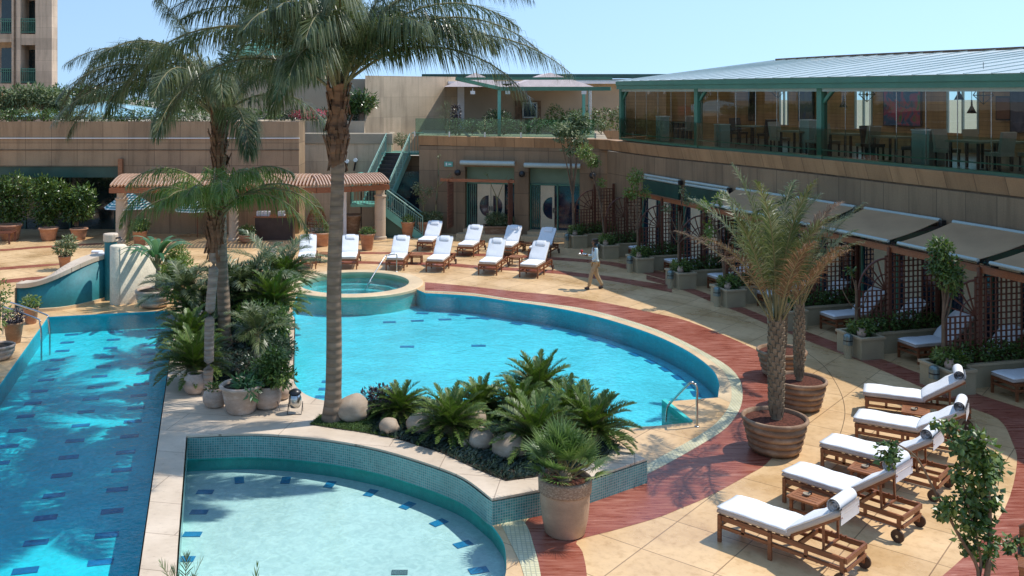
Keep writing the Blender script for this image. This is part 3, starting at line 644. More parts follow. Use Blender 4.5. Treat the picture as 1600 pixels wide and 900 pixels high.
# timber trellis frame round the first doorway
tf = thing('trellis_porch', 'red brown timber trellis frame standing before the closed double door', 'trellis', (*bk(3.2, 1.0), 0), math.atan2(U_.y, U_.x))
m = MB(); m.bar((-1.8, 0, 2.72), (1.75, 0, 2.72), .12, .14); m.build('beam', M['pergola_wood'], tf)
for xx in (-1.45, 1.45):
    m = MB()
    for k in range(14): m.bar((xx, .9, .5 + k * .16), (xx, -.1, .5 + k * .16), .03, .05)
    for k in range(6): m.bar((xx + .03, .9 - k * .2, .4), (xx + .03, .9 - k * .2, 2.7), .03, .05, (0, 1, 0))
    m.build('trellis_panel', M['lattice'], tf)
    m = MB(); m.bar((xx, .9, 2.72), (xx, -.15, 2.72), .08, .1); m.build('side_rail', M['pergola_wood'], tf)

# ------------------------------------------------------------------ glass pavilion on the curved wall
PV = [p for p in RP]
def offp(path, o):
    out = []
    for i in range(len(path)):
        a = Vector(path[max(i - 1, 0)][:2]); b_ = Vector(path[min(i + 1, len(path) - 1)][:2]); t_ = (b_ - a).normalized(); n = Vector((t_.y, -t_.x))
        out.append((path[i][0] - n.x * -o, path[i][1] - n.y * -o) if False else (path[i][0] + n.x * o, path[i][1] + n.y * o))
    return out
# normal check: the pool lies on the side of smaller x
def side_to_pool(path):
    a = Vector(path[5][:2]); b_ = Vector(path[6][:2]); t_ = (b_ - a).normalized(); return 1 if t_.y * 1 < 0 and -abs(t_.y) == t_.y and (t_.y < 0) else 1
S_OUT = lambda o: offp(PV, o)         # + is towards the pool, because the path runs towards the viewer
pv = thing('glass_pavilion', 'long green framed glass pavilion with a white ribbed roof on the curved wall', 'pavilion', (12, 30, 4.7))
GL = S_OUT(-.22)
m = MB(); m.sweep([(x, y) for x, y in GL], [(.08, 4.74), (.08, 4.84), (-.05, 4.84)], -1); m.sweep([(x, y) for x, y in GL], [(.1, 5.02), (.1, 5.06)], -1); par(m.build('sill', M['green']), pv)
m = MB(); m.sweep(GL, [(0, 4.84), (0, 6.95)], -1); par(m.build('glazing', glass('pavilion_glass', (.76, .82, .78), 1.62)), pv)
m = MB(); m.sweep(S_OUT(-.05), [(0, 4.84), (0, 5.72)], -1); par(m.build('glass_balustrade', M['glass_rail']), pv)
# cumulative length for placing posts and mullions
def along(path, s):
    acc = 0
    for i in range(1, len(path)):
        a = Vector(path[i - 1][:2]); b_ = Vector(path[i][:2]); l = (b_ - a).length
        if acc + l >= s or i == len(path) - 1:
            t_ = (b_ - a).normalized(); return a + t_ * (s - acc), t_
        acc += l
LEN = sum((Vector(GL[i]) - Vector(GL[i - 1])).length for i in range(1, len(GL)))
def s_of_px(path, pxx):
    best = None
    s = 0
    while s < LEN:
        p, _ = along(path, s); e = abs(CXP + p.x / p.y * FPX - pxx)
        if best is None or e < best[0]: best = (e, s)
        s += .02
    return best[1]
m = MB(); s = .3
while s < LEN - .2:
    p, t_ = along(GL, s); m.box((p.x, p.y, 5.9), (.016, .02, 2.1), math.atan2(t_.y, t_.x)); s += 1.05
par(m.build('mullions', M['steel']), pv)
POSTS = [s_of_px(GL, q) for q in (963, 1091, 1284)]; POSTS.append(POSTS[2] + (POSTS[2] - POSTS[1]) * 1.0 + 1.2)
for s in POSTS:
    p, t_ = along(GL, s); a_ = math.atan2(t_.y, t_.x)
    m = MB(); m.box((p.x, p.y, 5.95), (.22, .24, 2.4), a_)
    q = p + t_ * .1; m.bar((q.x, q.y, 6.55), (q.x + t_.x * .45, q.y + t_.y * .45, 6.98), .1, .1); par(m.build('post', M['green']), pv)
m = MB(); m.sweep(S_OUT(-.08), [(-.12, 7.0), (.16, 7.0), (.16, 7.16), (.20, 7.17), (.20, 7.33), (.12, 7.36)], -1); par(m.build('fascia', M['green']), pv)
m = MB(); m.sweep(GL, [(.05, 6.9), (.1, 6.9), (.1, 7.0), (-.15, 7.0)], -1); par(m.build('head_track', M['metal_pale']), pv)
def back_off(o, pth=None): return offp(pth or PV, o)
DEP = 8.0
fr_ = S_OUT(.14); bk_ = S_OUT(-DEP)
m = MB()
for i in range(len(PV) - 1):
    m.add([(*fr_[i], 7.36), (*fr_[i + 1], 7.36), (*bk_[i + 1], 8.35), (*bk_[i], 8.35)], [(0, 1, 2, 3)])
m.add([(*fr_[0], 7.36), (*bk_[0], 8.35), (*bk_[0], 4.7), (*fr_[0], 7.28)], [(0, 1, 2, 3)]) if False else None
M['roofwhite'] = vary('white_corrugated_roof', (.56, .65, .66), .5, 1.0, .06, 30)
_t = M['roofwhite'].node_tree; _b = _t.nodes['Principled BSDF']; _tl = _t.nodes.new('ShaderNodeBsdfTranslucent'); _tl.inputs[0].default_value = (.85, .88, .85, 1); _mx = _t.nodes.new('ShaderNodeMixShader'); _mx.inputs[0].default_value = .2
_t.links.new(_b.outputs[0], _mx.inputs[1]); _t.links.new(_tl.outputs[0], _mx.inputs[2]); _t.links.new(_mx.outputs[0], _t.nodes['Material Output'].inputs[0])
par(m.build('roof_sheet', M['roofwhite']), pv)
m = MB(); s = 0
while s < LEN:
    p, t_ = along(S_OUT(.14), s); n = Vector((t_.y, -t_.x)); q = p - n * DEP
    m.bar((p.x, p.y, 7.366), (q.x, q.y, 8.356), .03, .03); s += .85
par(m.build('roof_ribs', M['metal_pale']), pv)
m = MB(); m.sweep(bk_, [(.1, 8.3), (.1, 8.43), (-.2, 8.43)], -1); par(m.build('ridge_cap', M['bark']), pv)
# interior: floor, timber back wall with tall windows
m = MB()
for i in range(len(PV) - 1): m.add([(*GL[i], 4.76), (*GL[i + 1], 4.76), (*bk_[i + 1], 4.76), (*bk_[i], 4.76)], [(0, 1, 2, 3)])
par(m.build('floor', vary('dark_timber_floor', (.20, .15, .12), .3, 3, .2)), pv)
BW = S_OUT(-6.6)
m = MB(); mg = MB(); mf = MB(); s = 0; LB = sum((Vector(BW[i]) - Vector(BW[i - 1])).length for i in range(1, len(BW)))
def seg(mb, s0, s1, z0, z1, o=0):
    k = max(1, int((s1 - s0) / .8)); pts = []
    for j in range(k + 1):
        p, t_ = along(BW, s0 + (s1 - s0) * j / k); n = Vector((t_.y, -t_.x)); pts.append((p.x + n.x * o, p.y + n.y * o))
    mb.wall(pts, z0, z1)
LBw = LB; wins = []
p0 = 0
for pxw in (1225, 1349, 1505, 1640):
    best = min((abs(CXP + along(BW, q * .05)[0].x / along(BW, q * .05)[0].y * FPX - pxw), q * .05) for q in range(int(LB / .05)))
    wins.append(best[1])
for wv_, hw_ in zip(wins, (.30, .42, .62, .5)):
    a, b_ = wv_ - hw_, wv_ + hw_; seg(m, p0, a, 4.7, 8.1); seg(m, a, b_, 4.7, 5.45); seg(m, a, b_, 7.2, 8.1); mg = MB(); mf = MB(); seg(mg, a, b_, 5.45, 7.2, -.1)
    for q in (a, (a + b_) / 2, b_):
        p, t_ = along(BW, q); mf.box((p.x, p.y, 6.32), (.06, .08, 1.76), math.atan2(t_.y, t_.x))
    par(mg.build('back_window', M['glass']), pv); par(mf.build('window_bars', M['metal_pale']), pv)
    p0 = b_
seg(m, p0, LB, 4.7, 8.1)
m.add([(*GL[0], 4.7), (*BW[0], 4.7), (*BW[0], 8.0), (*GL[0], 7.25)], [(0, 1, 2, 3)], False, [((0, 0), (6.6, 0), (6.6, 3.3), (0, 2.5))])
wa = facade('honey_timber_wall', (.52, .27, .11), 1.6, .14, .7)
par(m.build('timber_back_wall', wa), pv)
# paintings, lamps, tables, seats and plants inside
def on_back(pxx, z, o=.12, path=BW):
    L_ = sum((Vector(path[i]) - Vector(path[i - 1])).length for i in range(1, len(path)))
    best = min((abs(CXP + along(path, q * .05)[0].x / along(path, q * .05)[0].y * FPX - pxx), q * .05) for q in range(int(L_ / .05)))[1]
    p, t_ = along(path, best); n = Vector((t_.y, -t_.x)); return Vector((p.x + n.x * o, p.y + n.y * o, z)), math.atan2(t_.y, t_.x)
def blotch(name, cols, s=2.0):
    m, t, b, L = newmat(name); n = N(t, 'ShaderNodeTexNoise', Scale=s, Detail=3., Distortion=1.2); L(coord(t, 'Object'), n.inputs['Vector'])
    st = [(.3 + .4 * i / (len(cols) - 1), c) for i, c in enumerate(cols)]; r_ = ramp(t, n.outputs[0], st); L(r_, b.inputs['Base Color']); b.inputs['Roughness'].default_value = .5; return m
for (pxx, w, h, cols, lab) in ((1025, 1.0, 1.3, [(.18, .13, .11), (.03, .03, .04), (.25, .18, .15)], 'dark brown abstract painting behind the first glass bay'),
                               (1157, .9, 1.6, [(.30, .26, .20), (.10, .09, .08), (.35, .3, .25)], 'tall grey abstract painting behind the second glass bay'),
                               (1262, 1.0, 1.4, [(.02, .05, .12), (.10, .12, .10), (.04, .08, .16)], 'dark blue abstract painting left of the green post'),
                               (1412, 1.7, 1.5, [(.01, .03, .10), (.02, .10, .2), (.45, .04, .10), (.05, .2, .08)], 'dark blue painting with red and green blotches'),
                               (1572, .6, .8, [(.12, .03, .02), (.2, .08, .05)], 'small dark red painting beside the wide window'),
                               (1600, .9, 1.6, [(.01, .02, .05), (.1, .1, .15)], 'navy painting at the right edge')):
    p, a_ = on_back(pxx, 6.35, .08); t = thing('painting', lab, 'painting', p, a_, 'paintings on the timber wall')
    m = MB(); m.box((0, 0, 0), (w, .05, h)); m.build('frame', M['black'], t); m = MB(); m.box((0, -.03, 0), (w - .1, .02, h - .1)); cv = m.build('canvas', blotch('paint', cols), t)
MID = S_OUT(-3.0); NEAR = S_OUT(-1.2)
for k, (pxx, z, pth, lab) in enumerate(((1215, 7.0, MID, 'small caged lantern hung beside the first tall window'), (1354, 6.9, MID, 'black geometric wire pendant before the middle window'), (1536, 6.9, NEAR, 'large black wire pendant near the right of the glazing'))):
    p, a_ = on_back(pxx, z - .1, 0, pth); t = thing('wire_pendant', lab, 'lamp', p, 0, 'wire pendant lamps'); m = MB(); r_ = .28
    for j in range(6):
        a = R(60 * j); q = (r_ * math.cos(a), r_ * math.sin(a), .0); m.tube([(0, 0, .42), q, (0, 0, -.25)], .012, 5)
        q2 = (r_ * math.cos(a + R(60)), r_ * math.sin(a + R(60)), 0); m.tube([q, q2], .012, 5)
    m.build('cage', M['black'], t); m = MB(); m.tube([(0, 0, .42), (0, 0, .9)], .008, 5); m.build('cord', M['black'], t); m = MB(); m.lathe([(.001, .08), (.06, 0), (.001, -.08)], 10); m.build('bulb', M['coping'], t)
for pxx, z, lab in ((1499, 6.75, 'small black cone pendant at the left of the wide window'), (1518, 6.35, 'lower black cone pendant before the wide window'), (1317, 6.45, 'small black cone pendant right of the green post')):
    p, a_ = on_back(pxx, z, 0, MID); t = thing('cone_pendant', lab, 'lamp', p, 0, 'cone pendant lamps'); m = MB(); m.lathe([(.02, .3), (.03, .12), (.14, -.1), (.12, -.1)], 14); m.build('shade', M['black'], t); m = MB(); m.tube([(0, 0, .3), (0, 0, .9)], .008, 5); m.build('cord', M['black'], t)
for k, (pxx, pth, w, h, lab) in enumerate(((1035, NEAR, .42, 1.05, 'white square pedestal behind the first glass bay'), (1128, NEAR, .42, .85, 'white square pedestal behind the second glass bay'), (1265, NEAR, .42, 1.15, 'white square pedestal left of the second green post'), (1451, NEAR, .62, 1.0, 'white square pedestal in the middle of the near glazing'))):
    p, a_ = on_back(pxx, 4.77, 0, pth); t = thing('pedestal', lab, 'pedestal', p, a_, 'white pedestals by the glass'); m = MB(); m.box((0, 0, h / 2), (w, w, h)); m.build('body', M['metal_pale'], t); m = MB(); m.box((0, 0, h + .01), (w + .04, w + .04, .03)); m.build('top', M['cloth'], t)
def dtable(label, p, a_):
    t = thing('dining_table', label, 'table', p, a_, 'dining tables inside the pavilion'); m = MB(); m.box((0, 0, .75), (1.1, .8, .05)); m.build('tabletop', M['render'], t)
    for sx in (-.45, .45):
        for sy in (-.3, .3): m = MB(); m.box((sx, sy, .36), (.06, .06, .72)); m.build('leg', M['black'], t)
    return t
def dchair(label, p, a_, mt='canvas'):
    t = thing('dining_chair', label, 'chair', p, a_, 'dining chairs inside the pavilion'); m = MB(); m.box((0, 0, .45), (.5, .5, .1)); m.build('seat', M[mt], t)
    m = MB(); m.box((0, .24, .78), (.5, .08, .55), 0, R(-10)); m.build('backrest', M[mt], t)
    for sx in (-.22, .22):
        for sy in (-.2, .2): m = MB(); m.bar((sx, sy, 0), (sx, sy, .42), .045, .045, (0, 1, 0)); m.build('leg', M['black'], t)
    return t
INT = [(1005, MID, 'behind the first glass bay'), (1070, MID, 'left of the first green post'), (1175, MID, 'behind the second glass bay'), (1245, NEAR, 'left of the second green post'), (1325, NEAR, 'right of the second green post'), (1395, NEAR, 'below the blue painting'), (1520, NEAR, 'below the wide window'), (1570, S_OUT(-1.9), 'at the right end of the glazing')]
for k, (pxx, pth, w) in enumerate(INT):
    p, a_ = on_back(pxx, 4.77, 0, pth); dtable('dining table ' + w, p, a_)
    for s, q in ((-.85, 'left'), (.85, 'right')):
        d_ = Vector((math.cos(a_), math.sin(a_), 0)) * s * -1; dchair('%s chair of the dining table %s' % ('far' if s > 0 else 'near', w), p + d_, a_ + (R(90) if s > 0 else R(-90)), ('canvas', 'render', 'black')[k % 3])
# ------------------------------------------------------------------ plant builders
UP = Vector((0, 0, 1))
def leaflet(mb, p, d, n, L_, w, sag, s1=0):
    if s1: d = (d - UP * s1).normalized()
    s = d.cross(n)
    if s.length < 1e-3: s = Vector((1, 0, 0))
    s.normalize(); mid = p + d * L_ * .5; d2 = (d - UP * sag).normalized(); tip = mid + d2 * L_ * .5
    mb.add([p - s * w * .35, p + s * w * .35, mid + s * w * .5, mid - s * w * .5, tip], [(0, 1, 2, 3), (3, 2, 4)])
def frond(mb, mr, base, az, el, L_, droop, nl=50, ll=.6, lw=.035, sag=.6, vee=.25, start=.16, rr=.022, pw=1.3, g=random.Random(1), a0=75, a1=28, curl=0, s1=0):
    P_ = Vector(base); az = R(az); pts = [P_.copy()]; tan = []; n = 14
    for i in range(n):
        t_ = (i + .5) / n; e = R(el - droop * t_ ** pw); a = az + R(curl) * t_
        d = Vector((math.cos(a) * math.cos(e), math.sin(a) * math.cos(e), math.sin(e))); P_ = P_ + d * L_ / n; pts.append(P_.copy()); tan.append(d)
    mr.tube(pts, [rr * (1 - .8 * i / n) for i in range(n + 1)], 5, False)
    for k in range(nl):
        t_ = start + (1 - start) * (k + g.random() * .6) / nl; i = min(int(t_ * n), n - 1); f = t_ * n - i
        p = pts[i].lerp(pts[i + 1], min(f, 1)); d = tan[i]; side = d.cross(UP)
        if side.length < .1: side = Vector((-math.sin(az), math.cos(az), 0))
        side.normalize(); up = side.cross(d)
        q = (t_ - start) / (1 - start); prof = (.35 + .65 * math.sin(math.pi * min(1, q * .75 + .18))) * (1 if q < .85 else (1 - (q - .85) * 3))
        A = R(a0 + (a1 - a0) * q + g.uniform(-9, 9))
        for s_ in (-1, 1):
            v = vee + g.uniform(-.22, .22); dd = (d * math.cos(A) + side * s_ * math.sin(A) + up * v).normalized()
            leaflet(mb, p, dd, up, ll * prof * g.uniform(.85, 1.1), lw * g.uniform(.8, 1.2), sag * g.uniform(.6, 1.3), s1 * g.uniform(.3, 1.7))
def leafcloud(mb, blobs, n, L_, w, g, out=.7, droop=.2, shell=.55):
    tot = sum(b[3] * b[4] * b[5] for b in blobs)
    for (x, y, z, rx, ry, rz) in blobs:
        for _ in range(max(4, int(n * rx * ry * rz / tot))):
            d = Vector((g.gauss(0, 1), g.gauss(0, 1), g.gauss(0, 1))).normalized(); r = shell + (1 - shell) * g.random() if g.random() < .75 else g.random()
            p = Vector((x + d.x * rx * r, y + d.y * ry * r, z + d.z * rz * r))
            q = (d * out + Vector((g.uniform(-1, 1), g.uniform(-1, 1), g.uniform(-1, 1) - droop)) * (1 - out * .4)).normalized()
            nn = (UP * .8 + d * .6 + Vector((g.uniform(-.6, .6), g.uniform(-.6, .6), g.uniform(-.3, .3)))).normalized(); s = q.cross(nn)
            if s.length < .05: continue
            s.normalize(); f = q.cross(s) * .15; k = g.uniform(.7, 1.25); l = L_ * k; ww = w * k
            mb.add([p, p + q * l * .45 + s * ww * .5 + f * l, p + q * l, p + q * l * .45 - s * ww * .5 + f * l], [(0, 1, 2, 3)])
def pot_prof(kind):
    if kind == 'ribbed':
        pr = [(.001, 0), (.40, 0), (.43, .04)]
        for k in range(4): z = .06 + k * .125; r_ = .455 + k * .03; pr += [(r_, z), (r_ + .035, z + .03), (r_ + .042, z + .065), (r_ + .03, z + .1), (r_ - .004, z + .118)]
        return pr + [(.60, .59), (.625, .62), (.62, .665), (.585, .68), (.56, .66), (.55, .6)], .6
    if kind == 'carved': return [(.001, 0), (.28, 0), (.315, .03), (.36, .25), (.385, .5), (.385, .66)], .8
    if kind == 'bell': return [(.001, 0), (.26, 0), (.29, .03), (.34, .25), (.385, .47), (.42, .50), (.44, .54), (.41, .57), (.36, .55), (.35, .5)], .5
    if kind == 'round': return [(.001, 0), (.17, 0), (.24, .05), (.29, .15), (.30, .25), (.26, .36), (.19, .42), (.20, .45), (.16, .45), (.15, .4)], .4
    if kind == 'bowl': return [(.001, 0), (.30, 0), (.40, .06), (.50, .2), (.47, .23), (.53, .27), (.54, .38), (.50, .42), (.56, .45), (.57, .52), (.52, .55), (.50, .48)], .48
    if kind == 'tall': return [(.001, 0), (.26, 0), (.28, .05), (.31, .3), (.325, .32), (.35, .6), (.365, .62), (.38, .78), (.41, .8), (.41, .88), (.37, .88), (.36, .8)], .8
def pot(name, label, x, y, kind, mat, scale=1., z=0, rz=0, group=None, soil='soil', cat='pot'):
    t = thing(name, label, cat, (x, y, z), rz, group); pr, sz = pot_prof(kind); m = MB(); m.lathe([(r_ * scale, z_ * scale) for r_, z_ in pr], 40); m.build('body', M[mat], t)
    if kind == 'carved':
        m = MB(); m.lathe([(q * scale, w * scale) for q, w in ((.385, .66), (.41, .665), (.415, .70), (.42, .84), (.415, .87), (.38, .885), (.36, .86), (.35, .78))], 40); m.build('carved_rim', M['pot_carved'], t)
    m = MB(); r_ = {'carved': .37, 'ribbed': .57, 'bell': .36, 'round': .17, 'bowl': .51, 'tall': .37}[kind] * scale; m.lathe([(r_, sz * scale), (r_ * .5, sz * scale + .03), (.001, sz * scale + .02)], 24); m.build('soil', M[soil], t); return t

# ------------------------------------------------------------------ the tall feather palms on the terrace
def big_palm(label, base, top, r0, r1, fr, mat, seed, fib=(1.1, .30), nl=58, ll=.72, mt='trunk', lw=.040, sag=.75, cat='palm tree', flare=1.35, st=.14, s1=.35):
    g = random.Random(seed); t = thing('palm_tree', label, cat, base); b = Vector(base); tp = Vector(top) - b; n = 22
    pts = [tp * (i / n) + Vector((math.sin(i * .5) * .015, 0, 0)) for i in range(n + 1)]
    rad = [r0 * (flare if i == 0 else 1 + (flare - 1) * .3 if i == 1 else 1) + (r1 - r0) * i / n for i in range(n + 1)]
    m = MB(); m.tube(pts, rad, 20); m.build('trunk', M[mt], t)
    m = MB(); H0 = tp.length; fl, fr_ = fib
    m.tube([tp * (1 - fl / H0), tp * (1 - fl * .85 / H0), tp * (1 - fl * .4 / H0), tp * (1 + .1 / H0)], [r1 * 1.05, fr_ * .95, fr_ * 1.0, fr_ * .6], 14)
    for k in range(120):
        a = g.uniform(0, 6.28); z = tp.z - fl * g.uniform(.05, .95); p = Vector((math.cos(a) * fr_ * .95, math.sin(a) * fr_ * .95, 0)) + tp * (z / tp.z)
        d = Vector((math.cos(a) * .17, math.sin(a) * .17, g.uniform(.4, 1) if g.random() < .8 else -.6)).normalized(); m.bar(p, p + d * g.uniform(.15, .42), .09 * fr_ / .17 * g.uniform(.4, 1.2), .016, (math.cos(a), math.sin(a), 0))
    m.build('fibrous_neck', M['fibre'], t)
    mb = MB(); mr = MB()
    for (az, el, L_, dr) in fr:
        frond(mb, mr, tp + Vector((math.cos(R(az)) * .1, math.sin(R(az)) * .1, g.uniform(-.25, .25))), az, el, L_, dr, nl, ll, lw, sag, .15, st, .035, 1.15, g, 66, 22, g.uniform(-14, 14), s1=s1)
    mb.build('crown', M[mat], t); mr.build('leaf_stalks', M['petiole'], t); return t
g5 = random.Random(5)
frA = [(2, 42, 4.9, 84), (-3, 34, 4.3, 95), (8, 52, 4.6, 100), (18, 60, 4.4, 95), (-25, 50, 4.3, 110), (-8, 70, 4.6, 105)]
frA += [(a + g5.uniform(-10, 10), g5.uniform(38, 80), g5.uniform(4.0, 5.0), g5.uniform(85, 118)) for a in (40, 62, 85, 105, 128, 150, 172, 190, 208, 226, 246, 268, 290, 312, 335, 200, 170, 140, 30, 75, 240, 280)]
frA = [(a_, e_ + (14 if 250 < a_ % 360 < 345 else 0), L0_ * (.74 if 250 < a_ % 360 < 345 else 1), d_) for a_, e_, L0_, d_ in frA]
frA += [(a, g5.uniform(80, 88), 3.4, 45) for a in (10, 130, 260)]
big_palm('tallest feather palm with a thick grey trunk in front of the lagoon pool', (-2.28, 18.9, .42), (-2.16, 18.95, 7.0), .165, .115, frA, 'queen', 11, (1.6, .17), 165, 1.0, sag=2.2, lw=.022, st=.20)
frB = [(180, 62, 4.9, 135), (195, 48, 4.3, 120), (165, 70, 4.9, 130), (-60, 35, 3.3, 105)]
frB += [(a + g5.uniform(-8, 8), g5.uniform(38, 80), g5.uniform(3.6, 4.5), g5.uniform(90, 122)) for a in (0, 22, 45, 70, 95, 120, 145, 215, 235, 258, 285, 315, 345, 182, 205, 160, 100, 265, 195, 175)]
frB += [(a, 84, 3.3, 40) for a in (60, 200)]
big_palm('second tall feather palm behind the twin slim trunk, left of the first', (-5.66, 24.3, .42), (-5.82, 24.3, 6.35), .165, .12, frB, 'queen', 12, (1.6, .16), 150, .95, sag=2.2, lw=.022, st=.20)
frC = [(175, 48, 2.6, 125), (190, 30, 2.2, 110), (5, 48, 2.9, 125), (-15, 38, 2.5, 115), (20, 60, 2.7, 120)] + [(a, g5.uniform(50, 85), g5.uniform(1.7, 2.4), g5.uniform(85, 125)) for a in (40, 75, 110, 145, 215, 240, 265, 290, 315, 340)]
big_palm('shorter feather palm with a slim trunk and bright drooping leaves', (-5.17, 20.55, .42), (-4.98, 20.6, 4.35), .105, .10, frC, 'queen_bright', 13, (.9, .13), 84, .66, 'trunk_slim', .020, 2.2, flare=1.2, s1=.5)

# ------------------------------------------------------------------ potted date palms by the loungers
def date_palm(label, x, y, s, th, seed, nfr, L_, dry, mats=True, spread=(38, 84)):
    g = random.Random(seed); t = thing('potted_date_palm_tree', label, 'palm tree', (x, y, .6), 0, 'potted palms beside the red walk'); m = MB()
    m.tube([(0, 0, 0), (.02, 0, th * .5), (-.03, 0, th)], [.10 * s, .12 * s, .10 * s], 14); 
    k = 0
    while k < 150:
        z = th * (k / 150) * .98 + .05; a = k * 2.4; r_ = .098 * s + .024 * math.sin(z / th * 3)
        p = Vector((math.cos(a) * r_, math.sin(a) * r_, z)); d = Vector((math.cos(a) * .2, math.sin(a) * .2, 1)).normalized(); m.bar(p, p + d * .20 * s, .075 * s, .022, (math.cos(a), math.sin(a), 0)); k += 1
    m.build('trunk', M['boot'], t)
    mb = MB(); mr = MB(); md = MB()
    for i in range(nfr):
        az = i * 137.5 + g.uniform(-15, 15); el = spread[1] - (spread[1] - spread[0]) * (i / nfr) + g.uniform(-5, 5)
        isdry = i > nfr * (1 - dry)
        frond(md if isdry else mb, mr, (math.cos(R(az)) * .08, math.sin(R(az)) * .08, th), az, el, L_ * g.uniform(.8, 1.08), g.uniform(24, 60), 78, .44 * s, .016, .7, .3, .26, .020, 2.0, g, 46, 20, g.uniform(-25, 25), s1=.15)
    mb.build('crown', M['date'], t); md.build('dry_leaves', M['date_dry'], t); mr.build('leaf_stalks', M['petiole'], t); return t
pot('planted_pot', 'largest ribbed brown clay pot nearest the viewer on the red walk', 6.27, 18.42, 'ribbed', 'pot_brown', 1.0, 0, .3, 'ribbed clay pots'); date_palm('largest potted date palm with a woven trunk and browning lower leaves', 6.30, 18.42, 1.0, 1.85, 3, 21, 2.95, .3, spread=(56, 88))
pot('planted_pot', 'ribbed brown clay pot just behind and right of the largest one', 7.66, 20.95, 'ribbed', 'pot_brown', .95, 0, .9, 'ribbed clay pots'); date_palm('slimmer potted date palm just behind the largest one', 7.66, 20.95, .72, 1.65, 4, 13, 2.15, .25, spread=(50, 86))
pot('planted_pot', 'ribbed brown clay pot farthest along the red walk, half hidden', 8.10, 23.3, 'ribbed', 'pot_brown', .95, 0, 1.7, 'ribbed clay pots'); date_palm('farthest potted date palm, mostly hidden behind the other two', 8.10, 23.3, .8, 1.3, 6, 13, 1.9, .2, spread=(50, 86))

# ------------------------------------------------------------------ cycads in the bed and beside the trunks
def cycad_meshes(seed, nfr, L_, dens, flat):
    g = random.Random(seed); mb = MB(); mr = MB()
    for i in range(nfr):
        az = i * 137.5 + g.uniform(-10, 10); el = 82 - 78 * (i / nfr) ** flat + g.uniform(-4, 4)
        frond(mb, mr, (0, 0, .18), az, el, L_ * g.uniform(.85, 1.08), g.uniform(38, 62), dens, .165, .020, .12, .40, .12, .012, 1.2, g, 62, 30)
    ma = MB(); ma.lathe([(.13, 0), (.15, .08), (.12, .2), (.001, .24)], 12); return mb, mr, ma
def cycad(label, x, y, z, s, seed, src=[None, None, None], rz=0, grp='cycads among the boulders', mat='cycad'):
    k = seed % 3
    if src[k] is None:
        t = thing('cycad', label, 'cycad', (x, y, z), rz, grp); a, b_, c_ = cycad_meshes(20 + k, 58 + 6 * k, 1.0, 52, .8); a.build('crown', M[mat], t); b_.build('leaf_stalks', M['petiole'], t); c_.build('trunk', M['boot'], t); src[k] = t
    else: t = dup(src[k], label, (x, y, z), rz); t['group'] = grp
    t.scale = (s, s, s); return t
def T42(px_, py_): v = W(px_, py_, .42); return v.x, v.y
for i, (a, b_, s, lab) in enumerate(((626, 655, .80, 'leftmost cycad of the terrace bed, beside the bronze shrub'), (704, 682, 1.0, 'full round cycad second from the left in the terrace bed'), (752, 650, .85, 'cycad at the back of the bed against the water, left of the tallest'), (812, 655, .95, 'cycad in the middle of the bed behind the boulders'), (842, 628, 1.08, 'tallest cycad at the back of the bed with the pool behind'), (838, 705, 1.12, 'grey green cycad above the largest boulders'), (925, 692, 1.12, 'rightmost large cycad leaning over the terrace corner'), (890, 668, .95, 'cycad behind the fan palm pot, second from the right'))):
    x, y = T42(a, b_); cycad(lab, x, y, .44, s * .88, i, rz=i * 1.3)
for i, (a, b_, s, z, lab) in enumerate(((303, 600, 1.0, .62, 'cycad in the round pot overhanging the lap pool edge'), (296, 548, 1.0, .5, 'cycad above the lap pool edge behind the potted one'), (300, 505, .95, .6, 'cycad farthest along the lap pool edge'), (428, 510, 1.15, .8, 'dark cycad over the left edge of the lagoon pool'), (447, 470, 1.0, .9, 'cycad at the back of the palm group beside the spa'))):
    x, y = T42(a, b_); cycad(lab, x, y, z, s, i + 1, rz=i * 2.1 + .4, grp='cycads beside the slim trunks')

def shrub(name, label, cat, x, y, z, blobs, n, L_, w, mat, seed, stems=3, group=None, out=.7, sh=.1, stemr=.018, scale=1):
    g = random.Random(seed); t = thing(name, label, cat, (x, y, z), 0, group); mb = MB(); leafcloud(mb, blobs, n, L_, w, g, out); mb.build('foliage', M[mat], t)
    if stems:
        m = MB()
        for k in range(stems):
            b_ = blobs[k % len(blobs)]; m.tube([(g.uniform(-.05, .05), g.uniform(-.05, .05), 0), (b_[0] * .5 + g.uniform(-.05, .05), b_[1] * .5, b_[2] * .5), (b_[0], b_[1], b_[2])], [stemr, stemr * .8, stemr * .4], 6)
        m.build('stem', M['bark'], t)
    return t
# bronze shrub, ground cover, lawn
x, y = T42(600, 648); shrub('bronze_shrub', 'dark bronze leaved shrub between the tall palm and the first cycad', 'shrub', x, y, .44, [(0, 0, .3, .38, .3, .3), (-.25, .1, .26, .25, .25, .24), (.3, -.05, .2, .25, .25, .2)], 900, .09, .05, 'purple', 4)
BED = px([(500, 650), (484, 664), (530, 671), (560, 675), (620, 686), (690, 708), (745, 734), (790, 752), (835, 746), (905, 733), (950, 712), (966, 698), (940, 672), (900, 655), (800, 640), (700, 628), (620, 624), (575, 628), (550, 640)], .42)
m = MB(); m.poly(BED, .426); o = struct(m.build('bed_soil', M['soil2']))
def inside(p, poly):
    c = False; n = len(poly); j = n - 1
    for i in range(n):
        if (poly[i][1] > p[1]) != (poly[j][1] > p[1]) and p[0] < (poly[j][0] - poly[i][0]) * (p[1] - poly[i][1]) / (poly[j][1] - poly[i][1]) + poly[i][0]: c = not c
        j = i
    return c
